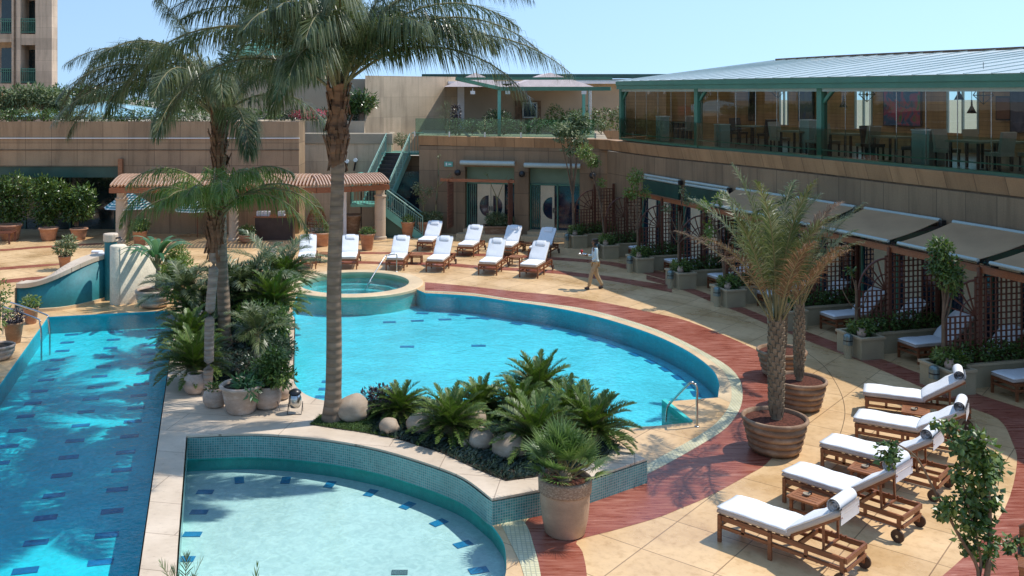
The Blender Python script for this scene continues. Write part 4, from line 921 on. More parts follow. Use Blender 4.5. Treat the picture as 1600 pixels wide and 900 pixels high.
def blades(name, poly, z, n, h, w, mat, seed, cond=None, lean=.6):
    g = random.Random(seed); mb = MB(); xs = [p[0] for p in poly]; ys = [p[1] for p in poly]; k = 0
    while k < n:
        p = (g.uniform(min(xs), max(xs)), g.uniform(min(ys), max(ys)))
        if not inside(p, poly) or (cond and not cond(p)): continue
        k += 1; a = g.uniform(0, 6.28); d = Vector((math.cos(a) * lean, math.sin(a) * lean, 1)).normalized() * h * g.uniform(.6, 1.3); s = Vector((-math.sin(a), math.cos(a), 0)) * w
        q = Vector((p[0], p[1], z)); mb.add([q - s, q + s, q + d * .6 + s * .8, q + d + Vector((math.cos(a), math.sin(a), -.4)) * h * .35], [(0, 1, 2, 3)])
    return tag(mb.build(name, M[mat]), kind='stuff')
lx = W(600, 665, .42).x
blades('mondo_grass_cover', BED, .43, 9000, .12, .010, 'mondo', 5, lambda p: p[0] > lx - .2)
blades('lawn_grass', BED, .43, 9000, .05, .006, 'grass', 6, lambda p: p[0] < lx + .25)
tag(bpy.data.objects['mondo_grass_cover'], 'dark mondo grass filling the terrace bed round the boulders', 'ground cover'); tag(bpy.data.objects['lawn_grass'], 'small patch of lawn at the foot of the tallest palm', 'grass')
# boulders
def boulder(label, a, b_, rx, ry, rz_, seed, z=.42, grp='smooth boulders in the terrace bed'):
    v = W(a, b_, z); bm = bmesh.new(); bmesh.ops.create_icosphere(bm, subdivisions=3, radius=1)
    for q in bm.verts:
        n = noise.noise(q.co * 1.3 + Vector((seed * 7, 0, 0))) * .16 + noise.noise(q.co * 3.5 + Vector((seed, 3, 0))) * .04; q.co *= 1 + n; q.co = Vector((q.co.x * rx, q.co.y * ry, q.co.z * rz_))
    me = bpy.data.meshes.new('boulder'); bm.to_mesh(me); bm.free(); me.materials.append(M['rock'])
    for p in me.polygons: p.use_smooth = True
    o = bpy.data.objects.new('boulder', me); sc.collection.objects.link(o); o.location = (v.x, v.y, z + rz_ * .72); o.rotation_euler = (0, 0, seed); return tag(o, label, 'boulder', grp)
for k, (a, b_, rx, ry, rz_, lab) in enumerate(((553, 654, .30, .26, .22, 'pale boulder just right of the tall palm trunk'), (608, 676, .19, .16, .13, 'small boulder left in the bed, below the bronze shrub'), (655, 676, .22, .2, .17, 'rounded boulder under the left edge of the full cycad'), (742, 668, .20, .18, .17, 'boulder half hidden right of the full cycad'), (752, 700, .22, .19, .17, 'brown egg shaped boulder at the middle of the bed'), (795, 714, .26, .22, .19, 'largest boulder under the grey green cycad'), (727, 698, .10, .09, .07, 'fist sized stone left of the middle boulder'), (737, 690, .08, .08, .07, 'smallest pebble like stone beside the middle boulder'), (868, 690, .16, .15, .14, 'boulder hidden behind the fan palm'))):
    boulder(lab, a, b_, rx * 1.2, ry * 1.2, rz_ * 1.25, k + 1)
# fan palm in the big smooth pot
pot('planted_pot', 'tall smooth buff pot with a carved rim at the terrace corner', 1.83, 15.02, 'carved', 'pot_buff', 1.0, 0, 0, None)
def fanleaf(mb, mr, base, az, el, L_, r_, g, nseg=20):
    a = R(az); e = R(el); d = Vector((math.cos(a) * math.cos(e), math.sin(a) * math.cos(e), math.sin(e))); b_ = Vector(base); c = b_ + d * L_; mr.tube([b_, b_ + d * L_ * .5, c], [.010, .008, .006], 5, False)
    s = d.cross(UP).normalized(); u_ = s.cross(d)
    for k in range(nseg):
        q = R(-100 + 200 * k / (nseg - 1)); dd = (d * math.cos(q) + s * math.sin(q) + u_ * .18).normalized(); leaflet(mb, c, dd, u_, r_ * g.uniform(.85, 1.1) * (.75 + .25 * math.cos(q)), .028, .25)
def fanpalm(label, x, y, z, n, L_, r_, seed, mat='fanleaf'):
    g = random.Random(seed); t = thing('fan_palm', label, 'palm', (x, y, z)); mb = MB(); mr = MB()
    for i in range(n): fanleaf(mb, mr, (g.uniform(-.1, .1), g.uniform(-.1, .1), 0), i * 137.5 + g.uniform(-15, 15), 88 - 75 * (i / n), L_ * g.uniform(.7, 1.15), r_, g)
    mb.build('crown', M[mat], t); mr.build('leaf_stalks', M['petiole'], t); m = MB(); m.lathe([(.10, -.1), (.12, 0), (.08, .1), (.001, .14)], 10); m.build('trunk', M['boot'], t); return t
fanpalm('spiky fan palm growing in the tall buff pot with a carved rim', 1.83, 15.02, .85, 42, .52, .42, 8)
# pots of the left group
def potat(label, a, b_, kind, mat, s, z, grp=None, name='planted_pot'):
    v = W(a, b_, z); rr = {'carved': .28, 'ribbed': .4, 'bell': .27, 'round': .2, 'bowl': .32, 'tall': .26}[kind] * s; return pot(name, label, v.x, v.y + rr, kind, mat, s, z, 0, grp, 'soil2'), v.x, v.y + rr
_, x, y = potat('wide pale clay pot in front of the slim palm', 372, 650, 'bell', 'pot_pale', 1.0, .42); shrub('trailing_plant', 'bright trailing plant in the wide pale clay pot', 'plant', x, y, .9, [(.15, -.1, .12, .22, .22, .14), (.28, -.25, .0, .12, .12, .14), (-.05, .1, .1, .16, .16, .1), (.3, .1, .18, .14, .14, .14)], 260, .17, .06, 'banana', 31, 3)
_, x, y = potat('small round clay pot left of the wide pale one', 333, 639, 'round', 'pot_pale', .85, .42); shrub('pot_plant', 'small leafy plant in the small round clay pot', 'plant', x, y, .72, [(0, 0, .08, .16, .16, .12)], 150, .1, .035, 'shrub', 32, 2)
_, x, y = potat('round clay pot below the glossy bush, right of the wide one', 414, 642, 'round', 'pot_pale', 1.0, .42); shrub('glossy_bush', 'dense glossy bush in the round clay pot beside the pool', 'shrub', x + .08, y, .82, [(0, 0, .38, .42, .36, .32), (.1, 0, .62, .28, .26, .22), (.3, -.1, .25, .24, .22, .2)], 1500, .11, .05, 'shrub', 33, 5)
_, x, y = potat('mossy round pot half hidden under the potted cycad', 303, 618, 'round', 'pot_pale', .95, .42)
_, x, y = potat('small clay pot behind the glossy bush', 437, 626, 'round', 'pot_pale', .75, .42); shrub('pot_plant', 'sprig of leaves in the small pot behind the glossy bush', 'plant', x, y, .65, [(0, 0, .1, .14, .14, .1)], 80, .1, .04, 'shrub_bright', 34, 2)
# shrubs, young palms and soil of the left group
LB_ = px([(288, 600), (300, 520), (320, 480), (350, 470), (440, 468), (452, 520), (455, 560), (430, 585), (390, 600), (330, 612)], .42)
m = MB(); m.poly(LB_, .426); struct(m.build('bed_soil', M['soil2']))
blades('shaded_ground_cover', LB_, .43, 5000, .14, .012, 'mondo', 9); tag(bpy.data.objects['shaded_ground_cover'], 'dark ground cover under the slim palm trunks', 'ground cover')
for k, (a, b_, h, blobs, n, L_, w, mt, lab) in enumerate((
    (395, 590, .42, [(0, 0, .25, .45, .4, .25), (.35, .2, .2, .35, .3, .2)], 1300, .10, .028, 'shrub_dark', 'low dark shrub in front of the young palm'),
    (440, 560, .42, [(0, 0, .25, .4, .4, .26), (-.3, .2, .3, .35, .3, .25)], 1200, .09, .03, 'shrub_dark', 'low grey green shrub at the lagoon pool edge'),
    (370, 500, .42, [(0, 0, .9, .8, .6, .7), (.5, .3, 1.0, .6, .5, .6), (-.5, .2, .7, .6, .5, .6)], 2600, .24, .06, 'shrub_dark', 'large dark bush behind the twin trunks'),
    (400, 540, .42, [(0, 0, .6, .6, .4, .5), (.5, .1, .6, .4, .4, .4)], 1400, .2, .05, 'shrub', 'broad leaved bush right of the twin trunks'),
    (275, 480, .2, [(0, 0, .7, .5, .5, .5), (.2, 0, 1.2, .45, .45, .4), (-.2, .1, 1.0, .4, .4, .35)], 1500, .17, .05, 'shrub_bright', 'bright green bush beside the pale curved screen'))):
    v = W(a, b_, h); shrub('garden_shrub', lab, 'shrub', v.x, v.y, h, blobs, n, L_, w, mt, 40 + k, 5)
def areca(label, a, b_, z, n, L_, th, seed, mat, spread=(30, 80), ll=.42, droop=(50, 85), lw=.032, zb=0, name='young_palm', nl=40, sag=.35):
    nl = int(nl * 1.5); lw *= .6; sag = .7
    g = random.Random(seed); v = W(a, b_, z); t = thing(name, label, 'palm', (v.x, v.y, z)); mb = MB(); mr = MB(); m = MB(); m.tube([(0, 0, 0), (.02, 0, th)], [.07, .055], 10); m.build('trunk', M['trunk_slim'], t)
    for i in range(n):
        frond(mb, mr, (0, 0, th), i * 137.5 + g.uniform(-20, 20), spread[1] - (spread[1] - spread[0]) * i / n, L_ * .88 * g.uniform(.8, 1.1), g.uniform(*droop), nl, ll, lw, sag, .3, .2, .014, 1.3, g, 60, 22)
    mb.build('crown', M[mat], t); mr.build('leaf_stalks', M['petiole'], t); return t
M['silver'] = leafm('silver_green_leaf', (.05, .075, .03), (.12, .155, .06), (.36, .38, .22), .35, .25)
areca('young palm with upright pleated leaves between the trunks and the pool', 402, 590, .42, 11, 1.1, .95, 50, 'silver', (20, 85), .34)
areca('broad silvery palm bush behind the twin trunks', 375, 500, .42, 20, 2.3, .6, 51, 'silver', (12, 78), .48, (55, 95), .04, nl=50)
areca('silvery arching palm leaning over the spa', 430, 470, .42, 15, 2.1, .7, 52, 'silver', (10, 70), .46, (45, 80), .038, nl=48)
areca('silvery palm bush left of the twin trunks', 288, 500, .42, 14, 1.7, .7, 53, 'silver', (15, 75), .42, (50, 90), .036, nl=44)
# tin lantern on the terrace
v = W(461, 645, .42); lt = thing('tin_lantern', 'small pierced tin lantern on a wire stand at the pool corner', 'lantern', (v.x, v.y, .42))
m = MB(); m.lathe([(.001, .12), (.10, .12), (.13, .2), (.13, .3), (.10, .4), (.10, .40)], 16); m.build('drum', M['steel'], lt); m = MB(); m.lathe([(.13, .40), (.12, .44), (.05, .48), (.001, .48)], 16); m.build('lid', M['black'], lt)
m = MB()
for sx in (-.14, .14): m.tube([(sx, .1, 0), (sx, .1, .2), (sx, -.12, 0)], .007, 5)
m.tube([(-.14, -.12, .01), (.14, -.12, .01)], .007, 5); m.tube([(-.14, -.05, .05), (-.3, -.05, .06), (-.38, .1, .2)], .006, 5); m.build('wire_stand', M['black'], lt)
# ------------------------------------------------------------------ sun loungers
def lounger(label, grp, x, y, rz, towel='roll', back=36, src={}):
    """origin: centre of the foot end, on the ground; the lounger runs along +x"""
    key = (towel, back)
    if key in src:
        t = dup(src[key], label, (x, y, 0), rz); t['group'] = grp; return t
    t = thing('sun_lounger', label, 'sun lounger', (x, y, 0), rz, grp); src[key] = t; Wd, Ln = .33, 2.0; fz = .385
    m = MB()
    for s in (-1, 1): m.bar((0, s * Wd, fz - .02), (Ln, s * Wd, fz - .02), .035, .075); m.bar((.03, s * Wd, fz - .155), (Ln - .03, s * Wd, fz - .155), .03, .05)
    for xx in (.02, 1.28, Ln - .02): m.bar((xx, -Wd, fz - .02), (xx, Wd, fz - .02), .035, .07)
    m.bar((Ln - .02, -Wd, fz - .15), (Ln - .02, Wd, fz - .15), .03, .05); m.bar((.02, -Wd, fz - .15), (.02, Wd, fz - .15), .03, .05)
    for s in (-1, 1):
        for xx in (.42, 1.4): m.bar((xx, s * Wd, fz - .16), (xx, s * Wd, fz), .05, .03, (0, 1, 0))
    m.build('frame', M['teak'], t)
    for xx, zz in ((.04, 0), (.86, 0), (1.93, .10)):
        for s in (-1, 1): m = MB(); m.bar((xx, s * (Wd + .018), zz), (xx, s * (Wd + .018), fz + .02), .055, .045, (0, 1, 0)); m.build('leg', M['teak'], t)
    for s in (-1, 1):
        m = MB(); m.tube([(1.93, s * (Wd + .05), .10), (1.93, s * (Wd + .085), .10)], .10, 22); w = m.build('wheel', M['rubber'], t)
        m = MB(); m.tube([(1.93, s * (Wd + .045), .10), (1.93, s * (Wd + .095), .10)], .022, 8); m.build('hub', M['steel'], w)
    hx = 1.12; BL = .93; c, s_ = math.cos(R(back)), math.sin(R(back))
    def bp(u, h): return (hx + u * c - h * s_, fz + .04 + u * s_ + h * c)       # along the back, off the back
    m = MB()
    for k in range(9): xx = .08 + k * .125; m.bar((xx, -Wd + .02, fz + .015), (xx, Wd - .02, fz + .015), .06, .02, (0, 0, 1))
    m.build('seat_slats', M['teak'], t)
    m = MB()
    for s in (-1, 1): a = bp(0, -.01); b_ = bp(BL, -.01); m.bar((a[0], s * (Wd - .05), a[1]), (b_[0], s * (Wd - .05), b_[1]), .03, .04)
    for k in range(7): a = bp(.06 + k * .125, .0); m.bar((a[0], -Wd + .04, a[1]), (a[0], Wd - .04, a[1]), .05, .018, (-s_, 0, c))
    m.build('backrest_frame', M['teak'], t)
    m = MB(); a = bp(BL * .62, -.03)
    for s in (-1, 1): m.bar((a[0], s * (Wd - .09), a[1]), (1.62, s * (Wd - .09), fz - .03), .03, .03)
    m.bar((1.62, -Wd, fz - .01), (1.62, Wd, fz - .01), .035, .03)
    for k in range(4): m.bar((1.5 + .07 * k, Wd - .03, fz + .01), (1.5 + .07 * k, Wd - .03, fz + .045), .02, .03, (0, 1, 0))
    m.build('prop_stay', M['teak'], t)
    # cushion: a soft slab that follows seat and back
    path = [(-.03, fz + .03), (.3, fz + .035), (.7, fz + .035), (1.02, fz + .035), (1.14, fz + .045), bp(.08, .015), bp(.3, .012), bp(.6, .012), bp(BL + .02, .012)]
    path = smooth_path(path, 3)
    def slab(mb, path, w, th, zig=0, rnd_=.025, seed=0):
        rows = []; n = len(path); g = random.Random(seed)
        for i in range(n):
            a = path[max(i - 1, 0)]; b_ = path[min(i + 1, n - 1)]; dx, dz = b_[0] - a[0], b_[1] - a[1]; l = math.hypot(dx, dz); nx, nz = -dz / l, dx / l
            e = 0 if 0 < i < n - 1 else 1; ww = w - e * .02; tt = th * (1 - .45 * e); q = []
            for (yy, hh) in ((-ww, .0), (-ww - .006, tt * .3), (-ww, tt * .75), (-ww + rnd_, tt), (-ww * .5, tt * 1.05), (0, tt * 1.07), (ww * .5, tt * 1.05), (ww - rnd_, tt), (ww, tt * .75), (ww + .006, tt * .3), (ww, .0)):
                j = zig * (noise.noise(Vector((path[i][0] * 6, yy * 9, seed))) if hh > 0 else 0); q.append((path[i][0] + nx * (hh + j), yy, path[i][1] + nz * (hh + j)))
            rows += q
        k = 11; fs = [(i * k + j, (i + 1) * k + j, (i + 1) * k + (j + 1) % k, i * k + (j + 1) % k) for i in range(n - 1) for j in range(k)]; fs += [tuple(range(k)), tuple((n - 1) * k + j for j in range(k))]
        mb.add(rows, fs, True)
    m = MB(); slab(m, path, Wd + .0, .085, .006, seed=1); m.build('cushion', M['canvas'], t)
    # white towel over the top, a little narrower, hanging over the foot end
    tp = []
    for i, p in enumerate(path):
        a = path[max(i - 1, 0)]; b_ = path[min(i + 1, len(path) - 1)]; dx, dz = b_[0] - a[0], b_[1] - a[1]; l = math.hypot(dx, dz); tp.append((p[0] - dz / l * .072, p[1] + dx / l * .072))
    m = MB(); slab(m, tp[:-1] if towel == 'roll' else tp, Wd - .002, .028, .022, .02, seed=3); tw_ = m.build('towel', M['cloth'], t)
    if towel == 'roll':
        m = MB(); a = bp(BL - .02, .155); sp_ = []
        for k in range(46): an = k * .42; rr = .018 + .0023 * k; sp_.append((a[0] + rr * math.cos(an), a[1] + rr * math.sin(an)))
        vs = []; fs = []
        for (xx, zz) in sp_: vs += [(xx, -Wd + .04, zz), (xx, Wd - .04, zz)]
        for k in range(45): fs.append((2 * k, 2 * k + 2, 2 * k + 3, 2 * k + 1))
        m.add(vs, fs, True)
        e = bp(BL + .05, .06); f = bp(BL - .25, .112); vs = [(a[0] + .118, -Wd + .02, a[1] - .02), (a[0] + .118, Wd - .02, a[1] - .02), (e[0], -Wd + .02, e[1]), (e[0], Wd - .02, e[1]), (e[0] + .0, -Wd + .02, e[1] - .2), (e[0], Wd - .02, e[1] - .2)]
        m.add(vs, [(0, 2, 3, 1), (2, 4, 5, 3)], True); m.build('rolled_towel', M['cloth'], t)
    else:
        m = MB(); a = bp(BL - .22, .105); b_ = bp(BL + .05, .105); slab(m, [bp(BL - .27, .095), bp(BL - .2, .105), bp(BL - .05, .11), bp(BL + .03, .09)], .19, .05, .0, .03); m.build('head_pillow', M['cloth'], t)
        m = MB(); slab(m, [bp(BL - .46, .100), bp(BL - .4, .101), bp(BL - .28, .101), bp(BL - .2, .1)], .20, .008, .0, .004); m.build('folded_towel', vary('pale_blue_towel', (.62, .66, .68), .9, 8, .05, 100), t)
    return t
def near(label, a, b_, ang):         # the photo pixel of the near foot leg, and the direction of the long axis
    v = W(a, b_); d = Vector((math.cos(R(ang)), math.sin(R(ang)))); n = Vector((-d.y, d.x)); o = Vector((v.x, v.y)) + n * .348 - d * .04; return lounger(label, 'towel draped loungers on the near deck', o.x, o.y, R(ang), 'roll', 31 + int(a * 7) % 3 * 3)
near('white sun lounger nearest the viewer with a rolled towel at its head', 1124.4, 846, -45.5)
near('second nearest white sun lounger, just beyond the first side table', 1225.6, 785, -48.0)
near('third white sun lounger from the viewer, partly behind the leaning leaf clump', 1285, 736, -42.5)
near('fourth white sun lounger from the viewer, head end behind the bush', 1338.5, 694, -33.0)
near('farthest of the five near white sun loungers, closest to the planters', 1354, 650, -25.5)
def far(label, a, b_, ang):          # foot centre pixel
    v = W(a, b_); return lounger(label, 'white loungers on the far deck', v.x, v.y, R(ang), 'flat', 38 + int(a * 3) % 3 * 4)
for args in (('white sun lounger at the far left end of the row, right of the palm bush', 479, 421, 96), ('white sun lounger half hidden behind the tall palm trunk', 543, 421.5, 92), ('white sun lounger right of the palm trunk, in front of the spa rail', 617, 423, 84), ('white sun lounger in the front row just right of the spa rail', 679.5, 425.5, 77), ('white sun lounger in the back row nearest the column', 664, 393, 76),
             ('white sun lounger in the back row before the trellis porch', 727, 401, 74), ('white sun lounger in the front row, third from the waiter', 761.5, 430, 74), ('white sun lounger in the back row, partly behind the front row', 788, 402, 72), ('white sun lounger in the front row nearest the waiter', 825.5, 434.5, 68), ('white sun lounger in the back row farthest right', 838, 406, 67)): far(*args)
def side_table(label, x, y, rz, h=.34, src=[]):
    if src: t = dup(src[0], label, (x, y, 0), rz); return t
    t = thing('side_table', label, 'side table', (x, y, 0), rz, 'slatted teak side tables'); src.append(t); m = MB()
    for k in range(6): m.bar((-.235, -.205 + k * .082, h), (.235, -.205 + k * .082, h), .068, .022)
    for s in (-1, 1): m.bar((s * .235, -.25, h), (s * .235, .25, h), .05, .03); m.bar((-.24, s * .24, h - .001), (.24, s * .24, h - .001), .03, .032)
    m.build('tabletop', M['table_wood'], t); m = MB()
    for s in (-1, 1): m.bar((s * .2, -.2, h - .06), (s * .2, .2, h - .06), .03, .05); m.bar((-.2, s * .2, h - .2), (.2, s * .2, h - .2), .03, .03)
    m.build('apron', M['teak'], t)
    for sx in (-1, 1):
        for sy in (-1, 1): m = MB(); m.bar((sx * .2, sy * .2, 0), (sx * .2, sy * .2, h - .01), .045, .045, (0, 1, 0)); m.build('leg', M['teak'], t)
    return t
def tabletop(label, a, b_, ang, ash=None):
    v = W(a, b_, .34); side_table(label, v.x, v.y, R(ang))
    if ash:
        t = thing('ashtray', ash, 'ashtray', (v.x - .03, v.y + .02, .358), 0, 'ashtrays on the teak tables'); m = MB(); m.lathe([(.001, .0), (.05, .0), (.06, .03), (.05, .03), (.045, .012), (.001, .012)], 14); m.build('bowl', M['render'], t)
        m = MB(); m.box((.07, .03, .02), (.05, .03, .04), .5); m.build('matchbox', M['black'], t)
tabletop('teak side table between the two nearest loungers', 1264, 776, -47, 'grey ashtray on the side table nearest the viewer'); tabletop('teak side table between the third lounger and the fourth', 1355, 732, -40, 'grey ashtray on the middle side table of the near deck'); tabletop('teak side table before the farthest near lounger', 1431, 642, -28, 'grey ashtray on the side table beside the farthest near lounger')
for a, b_, an, lab in ((508, 396, 92, 'small teak table left of the tall palm trunk'), (651, 398, 84, 'small teak table between the loungers behind the spa rail'), (806, 401, 72, 'small teak table in the middle of the far front row'), (826, 380, 70, 'small teak table between the back row loungers on the right')): tabletop(lab, a, b_, an)

# ------------------------------------------------------------------ pool rails
def rail(label, pts, cat='handrail', r_=.024, posts=()):
    t = thing('pool_handrail', label, cat, pts[0]); o = Vector(pts[0]); m = MB(); m.tube([Vector(p) - o for p in smooth_path([tuple(p) for p in pts], 4)], r_, 10); m.build('tube', M['steel'], t)
    for p in posts: m = MB(); m.lathe([(.05, 0), (.05, .015), (.025, .02)], 12, Vector(p) - o); m.build('base_flange', M['steel'], t)
    return t
a = W(1089, 667); b_ = W(1041, 640, -.05)
rail('steel handrail beside the teal step wall of the lagoon pool', [(a.x, a.y, 0), (a.x, a.y, .5), (a.x, a.y, .80), (a.x - .05, a.y + .02, .88), (a.x - .15, a.y + .08, .86), (b_.x + .1, b_.y - .2, .22), (b_.x, b_.y - .1, .02), (b_.x - .02, b_.y - .05, -.3)], posts=[(a.x, a.y, .004)])
c = W(925, 690); rail('steel handrail mostly hidden behind the rightmost cycads', [(c.x, c.y + .3, 0), (c.x, c.y + .3, .9), (c.x - .05, c.y + .33, 1.02), (c.x - .15, c.y + .4, 1.0), (c.x - .5, c.y + 1.1, .3), (c.x - .6, c.y + 1.2, -.3)], posts=[(c.x, c.y + .3, .004)])
a = W(620, 426.5); rail('steel handrail arching down into the round spa', [(a.x, a.y, .05), (a.x, a.y, .5), (a.x, a.y, .66), (a.x - .06, a.y - .02, .72), (a.x - .35, a.y - .08, .68), (a.x - .46, a.y - .3, .62), (a.x - .95, a.y - 1.3, -.1), (a.x - 1.05, a.y - 1.5, -.3)], posts=[(a.x, a.y, .05)])
for k, dx in enumerate((0, .55)):
    a = W(62 - 6, 541); p = Vector((-11.55 - dx * .05 + 0, 27.0 - dx * .9, 0)); rail(('steel handrail of the lap pool steps, on the far side', 'steel handrail of the lap pool steps, on the near side')[k], [(p.x + .35, p.y, -.6), (p.x + .35, p.y, .2), (p.x + .30, p.y, .5), (p.x + .2, p.y + .05, .62), (p.x - .9, p.y + .25, .92), (p.x - 1.05, p.y + .27, .9), (p.x - 1.1, p.y + .28, .75), (p.x - 1.1, p.y + .28, 0)])

# ------------------------------------------------------------------ fountain wall, teal post, pale curved screen
fw = thing('fountain_wall', 'curved teal tiled fountain wall with a pale wave shaped coping', 'wall', (-11, 31, 0))
fp = smooth_path([(-13.9, 31.0, .78), (-13.2, 30.75, .82), (-12.4, 30.75, 1.0), (-11.75, 31.05, 1.32), (-11.4, 31.35, 1.45), (-11.0, 31.5, 1.55)], 6)
fp = []
for k in range(25):
    t_ = k / 24; pxx = 26 + (166 - 26) * t_; yy = 30.35 + .0 * t_ + 1.5 * t_ ** 2 - .55 * math.sin(math.pi * t_) * .6; zc = .70 + (1.36 - .70) * (3 * t_ ** 2 - 2 * t_ ** 3); fp.append(((pxx - 700) * yy / 1500, yy, zc))
m = MB(); vs = []; fs = []
for p in fp: vs += [(p[0], p[1], .07), (p[0], p[1], p[2]), (p[0], p[1] + .35, p[2]), (p[0], p[1] + .35, .0)]
for k in range(24):
    for j in range(3): fs.append((k * 4 + j, k * 4 + 4 + j, k * 4 + 5 + j, k * 4 + 1 + j))
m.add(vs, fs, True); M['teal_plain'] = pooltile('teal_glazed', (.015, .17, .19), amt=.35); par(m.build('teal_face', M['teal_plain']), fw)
m = MB(); m.sweep([(p[0], p[1] - .05, p[2]) for p in fp], [(.0, .0), (.0, .14), (.48, .16), (.48, 0), (0, 0)], 1); m.add([(fp[0][0], fp[0][1] - .05, fp[0][2]), (fp[0][0], fp[0][1] + .43, fp[0][2]), (fp[0][0], fp[0][1] + .43, fp[0][2] + .16), (fp[0][0], fp[0][1] - .05, fp[0][2] + .14)], [(0, 1, 2, 3)]); par(m.build('coping', M['trav']), fw)
m = MB(); m.sweep([(p[0], p[1] - .12, 0) for p in fp], [(0, 0), (0, .09), (.2, .09)], 1); m.add([(fp[0][0] - .02, fp[0][1] - .1, 0), (fp[0][0] - .02, fp[0][1] + .36, 0), (fp[0][0] - .02, fp[0][1] + .36, .7), (fp[0][0] - .02, fp[0][1] - .1, .7)], [(0, 1, 2, 3)]); par(m.build('plinth', M['coping']), fw)
tpst = thing('fountain_post', 'round teal post with a stone cap between the fountain wall and the pale screen', 'post', (*P2(173, 468), 0))
m = MB(); m.lathe([(.20, 0), (.20, 1.93)], 24); m.build('shaft', M['teal_plain'], tpst); m = MB(); m.lathe([(.20, 1.93), (.24, 1.95), (.24, 2.16), (.22, 2.19), (.001, 2.20)], 24, smooth=False); m.build('cap', M['trav'], tpst); m = MB(); m.tube([(.2, -.1, 2.05), (.38, -.15, 2.08), (.42, -.15, 1.98)], .03, 8); m.build('spout', M['black'], tpst)
cs = thing('curved_screen', 'pale rough plaster screen wall with a rounded end beside the lap pool', 'wall', (-10.4, 31, 0))
sp0 = W(180, 477); cx0, cy0 = sp0.x, sp0.y + .28; pth = [(cx0 + .10, cy0 - .16, 0)] + [(cx0 + .16 + 1.0 * (k / 8), cy0 - .10 + .72 * (k / 8) ** 1.2, -.08 * k / 8) for k in range(1, 9)]
m = MB(); m.sweep(pth, [(-.10, -.0 + .0), (-.10, 1.86), (.12, 1.86), (.12, .3)], 1, True); m.lathe([(.26, 0), (.26, 1.87), (.23, 1.90), (.001, 1.90)], 28, (cx0, cy0, 0)); M['plaster'] = vary('rough_pale_plaster', (.78, .68, .52), .85, 3, .12, 22, .2, .8); par(m.build('body', M['plaster']), cs)
_, x, y = potat('wide ribbed pale bowl pot against the curved screen', 236, 483, 'bowl', 'pot_pale', 1.05, 0)
def banana(label, x, y, z, n, L_, w, seed, th=.7, mat='banana'):
    g = random.Random(seed); t = thing('broad_leaved_plant', label, 'plant', (x, y, z)); mb = MB(); mr = MB()
    for i in range(n):
        az = R(i * 137.5); el = R(g.uniform(35, 85)); d = Vector((math.cos(az) * math.cos(el), math.sin(az) * math.cos(el), math.sin(el))); b_ = Vector((0, 0, th)); mr.tube([(0, 0, th * .8), b_ + d * .35], [.03, .015], 6); P_ = b_ + d * .35; rows = []; NN = 9
        for k in range(NN + 1):
            t_ = k / NN; e = el - R(105) * t_ ** 1.2; d = Vector((math.cos(az) * math.cos(e), math.sin(az) * math.cos(e), math.sin(e))); s = Vector((-math.sin(az), math.cos(az), 0)); ww = w * math.sin(math.pi * min(1, .08 + t_ * .92)) ** .6; u_ = s.cross(d); rows += [P_ - s * ww - u_ * ww * -.3, P_, P_ + s * ww + u_ * ww * .3]; P_ = P_ + d * L_ / NN
        mb.add(rows, [(3 * k + j, 3 * k + 3 + j, 3 * k + 4 + j, 3 * k + 1 + j) for k in range(NN) for j in (0, 1)], True)
    mb.build('foliage', M[mat], t); m = MB(); m.tube([(0, 0, 0), (.02, .0, th)], [.09, .055], 10); m.build('trunk', M['trunk'], t); mr.build('leaf_stalks', M['petiole'], t); return t
banana('broad leaved strelitzia with a stubby trunk in the wide bowl pot', x + .1, y, .5, 19, 1.15, .085, 61, .85)
_, x, y = potat('second wide clay pot behind the strelitzia pot', 268, 466, 'bowl', 'terracotta', .85, 0); shrub('pot_shrub', 'bright leafy shrub in the pot behind the strelitzia', 'shrub', x, y, .45, [(0, 0, .5, .45, .45, .4), (.1, 0, .95, .4, .4, .35)], 1200, .15, .05, 'shrub_bright', 62, 5)
_, x, y = potat('small terracotta pot by the lap pool rail', 45, 507, 'tall', 'terracotta', .55, 0); shrub('pot_plant', 'light green plant in the small terracotta pot by the rail', 'plant', x, y, .45, [(0, 0, .18, .28, .28, .2)], 420, .09, .045, 'shrub_bright', 63, 3)
_, x, y = potat('brown clay pot below the lap pool rail', 17, 538, 'tall', 'pot_brown', .65, 0); shrub('pot_plant', 'reddish green plant in the brown clay pot below the rail', 'plant', x, y, .55, [(0, 0, .16, .3, .3, .2)], 420, .09, .04, 'purple', 64, 3)
_, x, y = potat('pale clay bowl pot cut by the left edge of the frame', -8, 565, 'bowl', 'pot_pale', .7, 0); shrub('pot_plant', 'leafy stems rising from the pale bowl pot at the left edge', 'plant', x - .1, y + .1, .35, [(0, 0, .9, .35, .35, .5), (.1, 0, 1.4, .3, .3, .3)], 320, .12, .05, 'shrub_bright', 65, 5)
v = W(101, 421); pot('planted_pot', 'small terracotta pot behind the wave shaped coping', v.x, v.y, 'tall', 'terracotta', .6, 0, 0, None, 'soil2'); shrub('pot_plant', 'pale green plant showing above the wave shaped coping', 'plant', v.x, v.y, .5, [(0, 0, .35, .42, .42, .3), (.15, 0, .6, .3, .3, .25)], 600, .14, .05, 'variegated', 66, 4)
for k, (a, b_, lab) in enumerate(((147, 404, 'larger white towel bundle behind the fountain coping'), (158, 407, 'smaller white towel bundle beside the teal post'))):
    v = W(a, b_ + 14); t = thing('towel_bundle', lab, 'towel', (v.x, v.y + .3, 0), 0, 'towel bundles behind the fountain wall'); m = MB(); m.box((0, 0, .2), (.5, .4, .4)); m.build('stool', M['teak'], t); m = MB()
    for j in range(4): m.tube([(-.2, 0 + .1 * (j % 2), .45 + .1 * (j // 2)), (.2, .1 * (j % 2), .45 + .1 * (j // 2))], .07, 10)
    m.build('rolled_towels', M['cloth'], t)
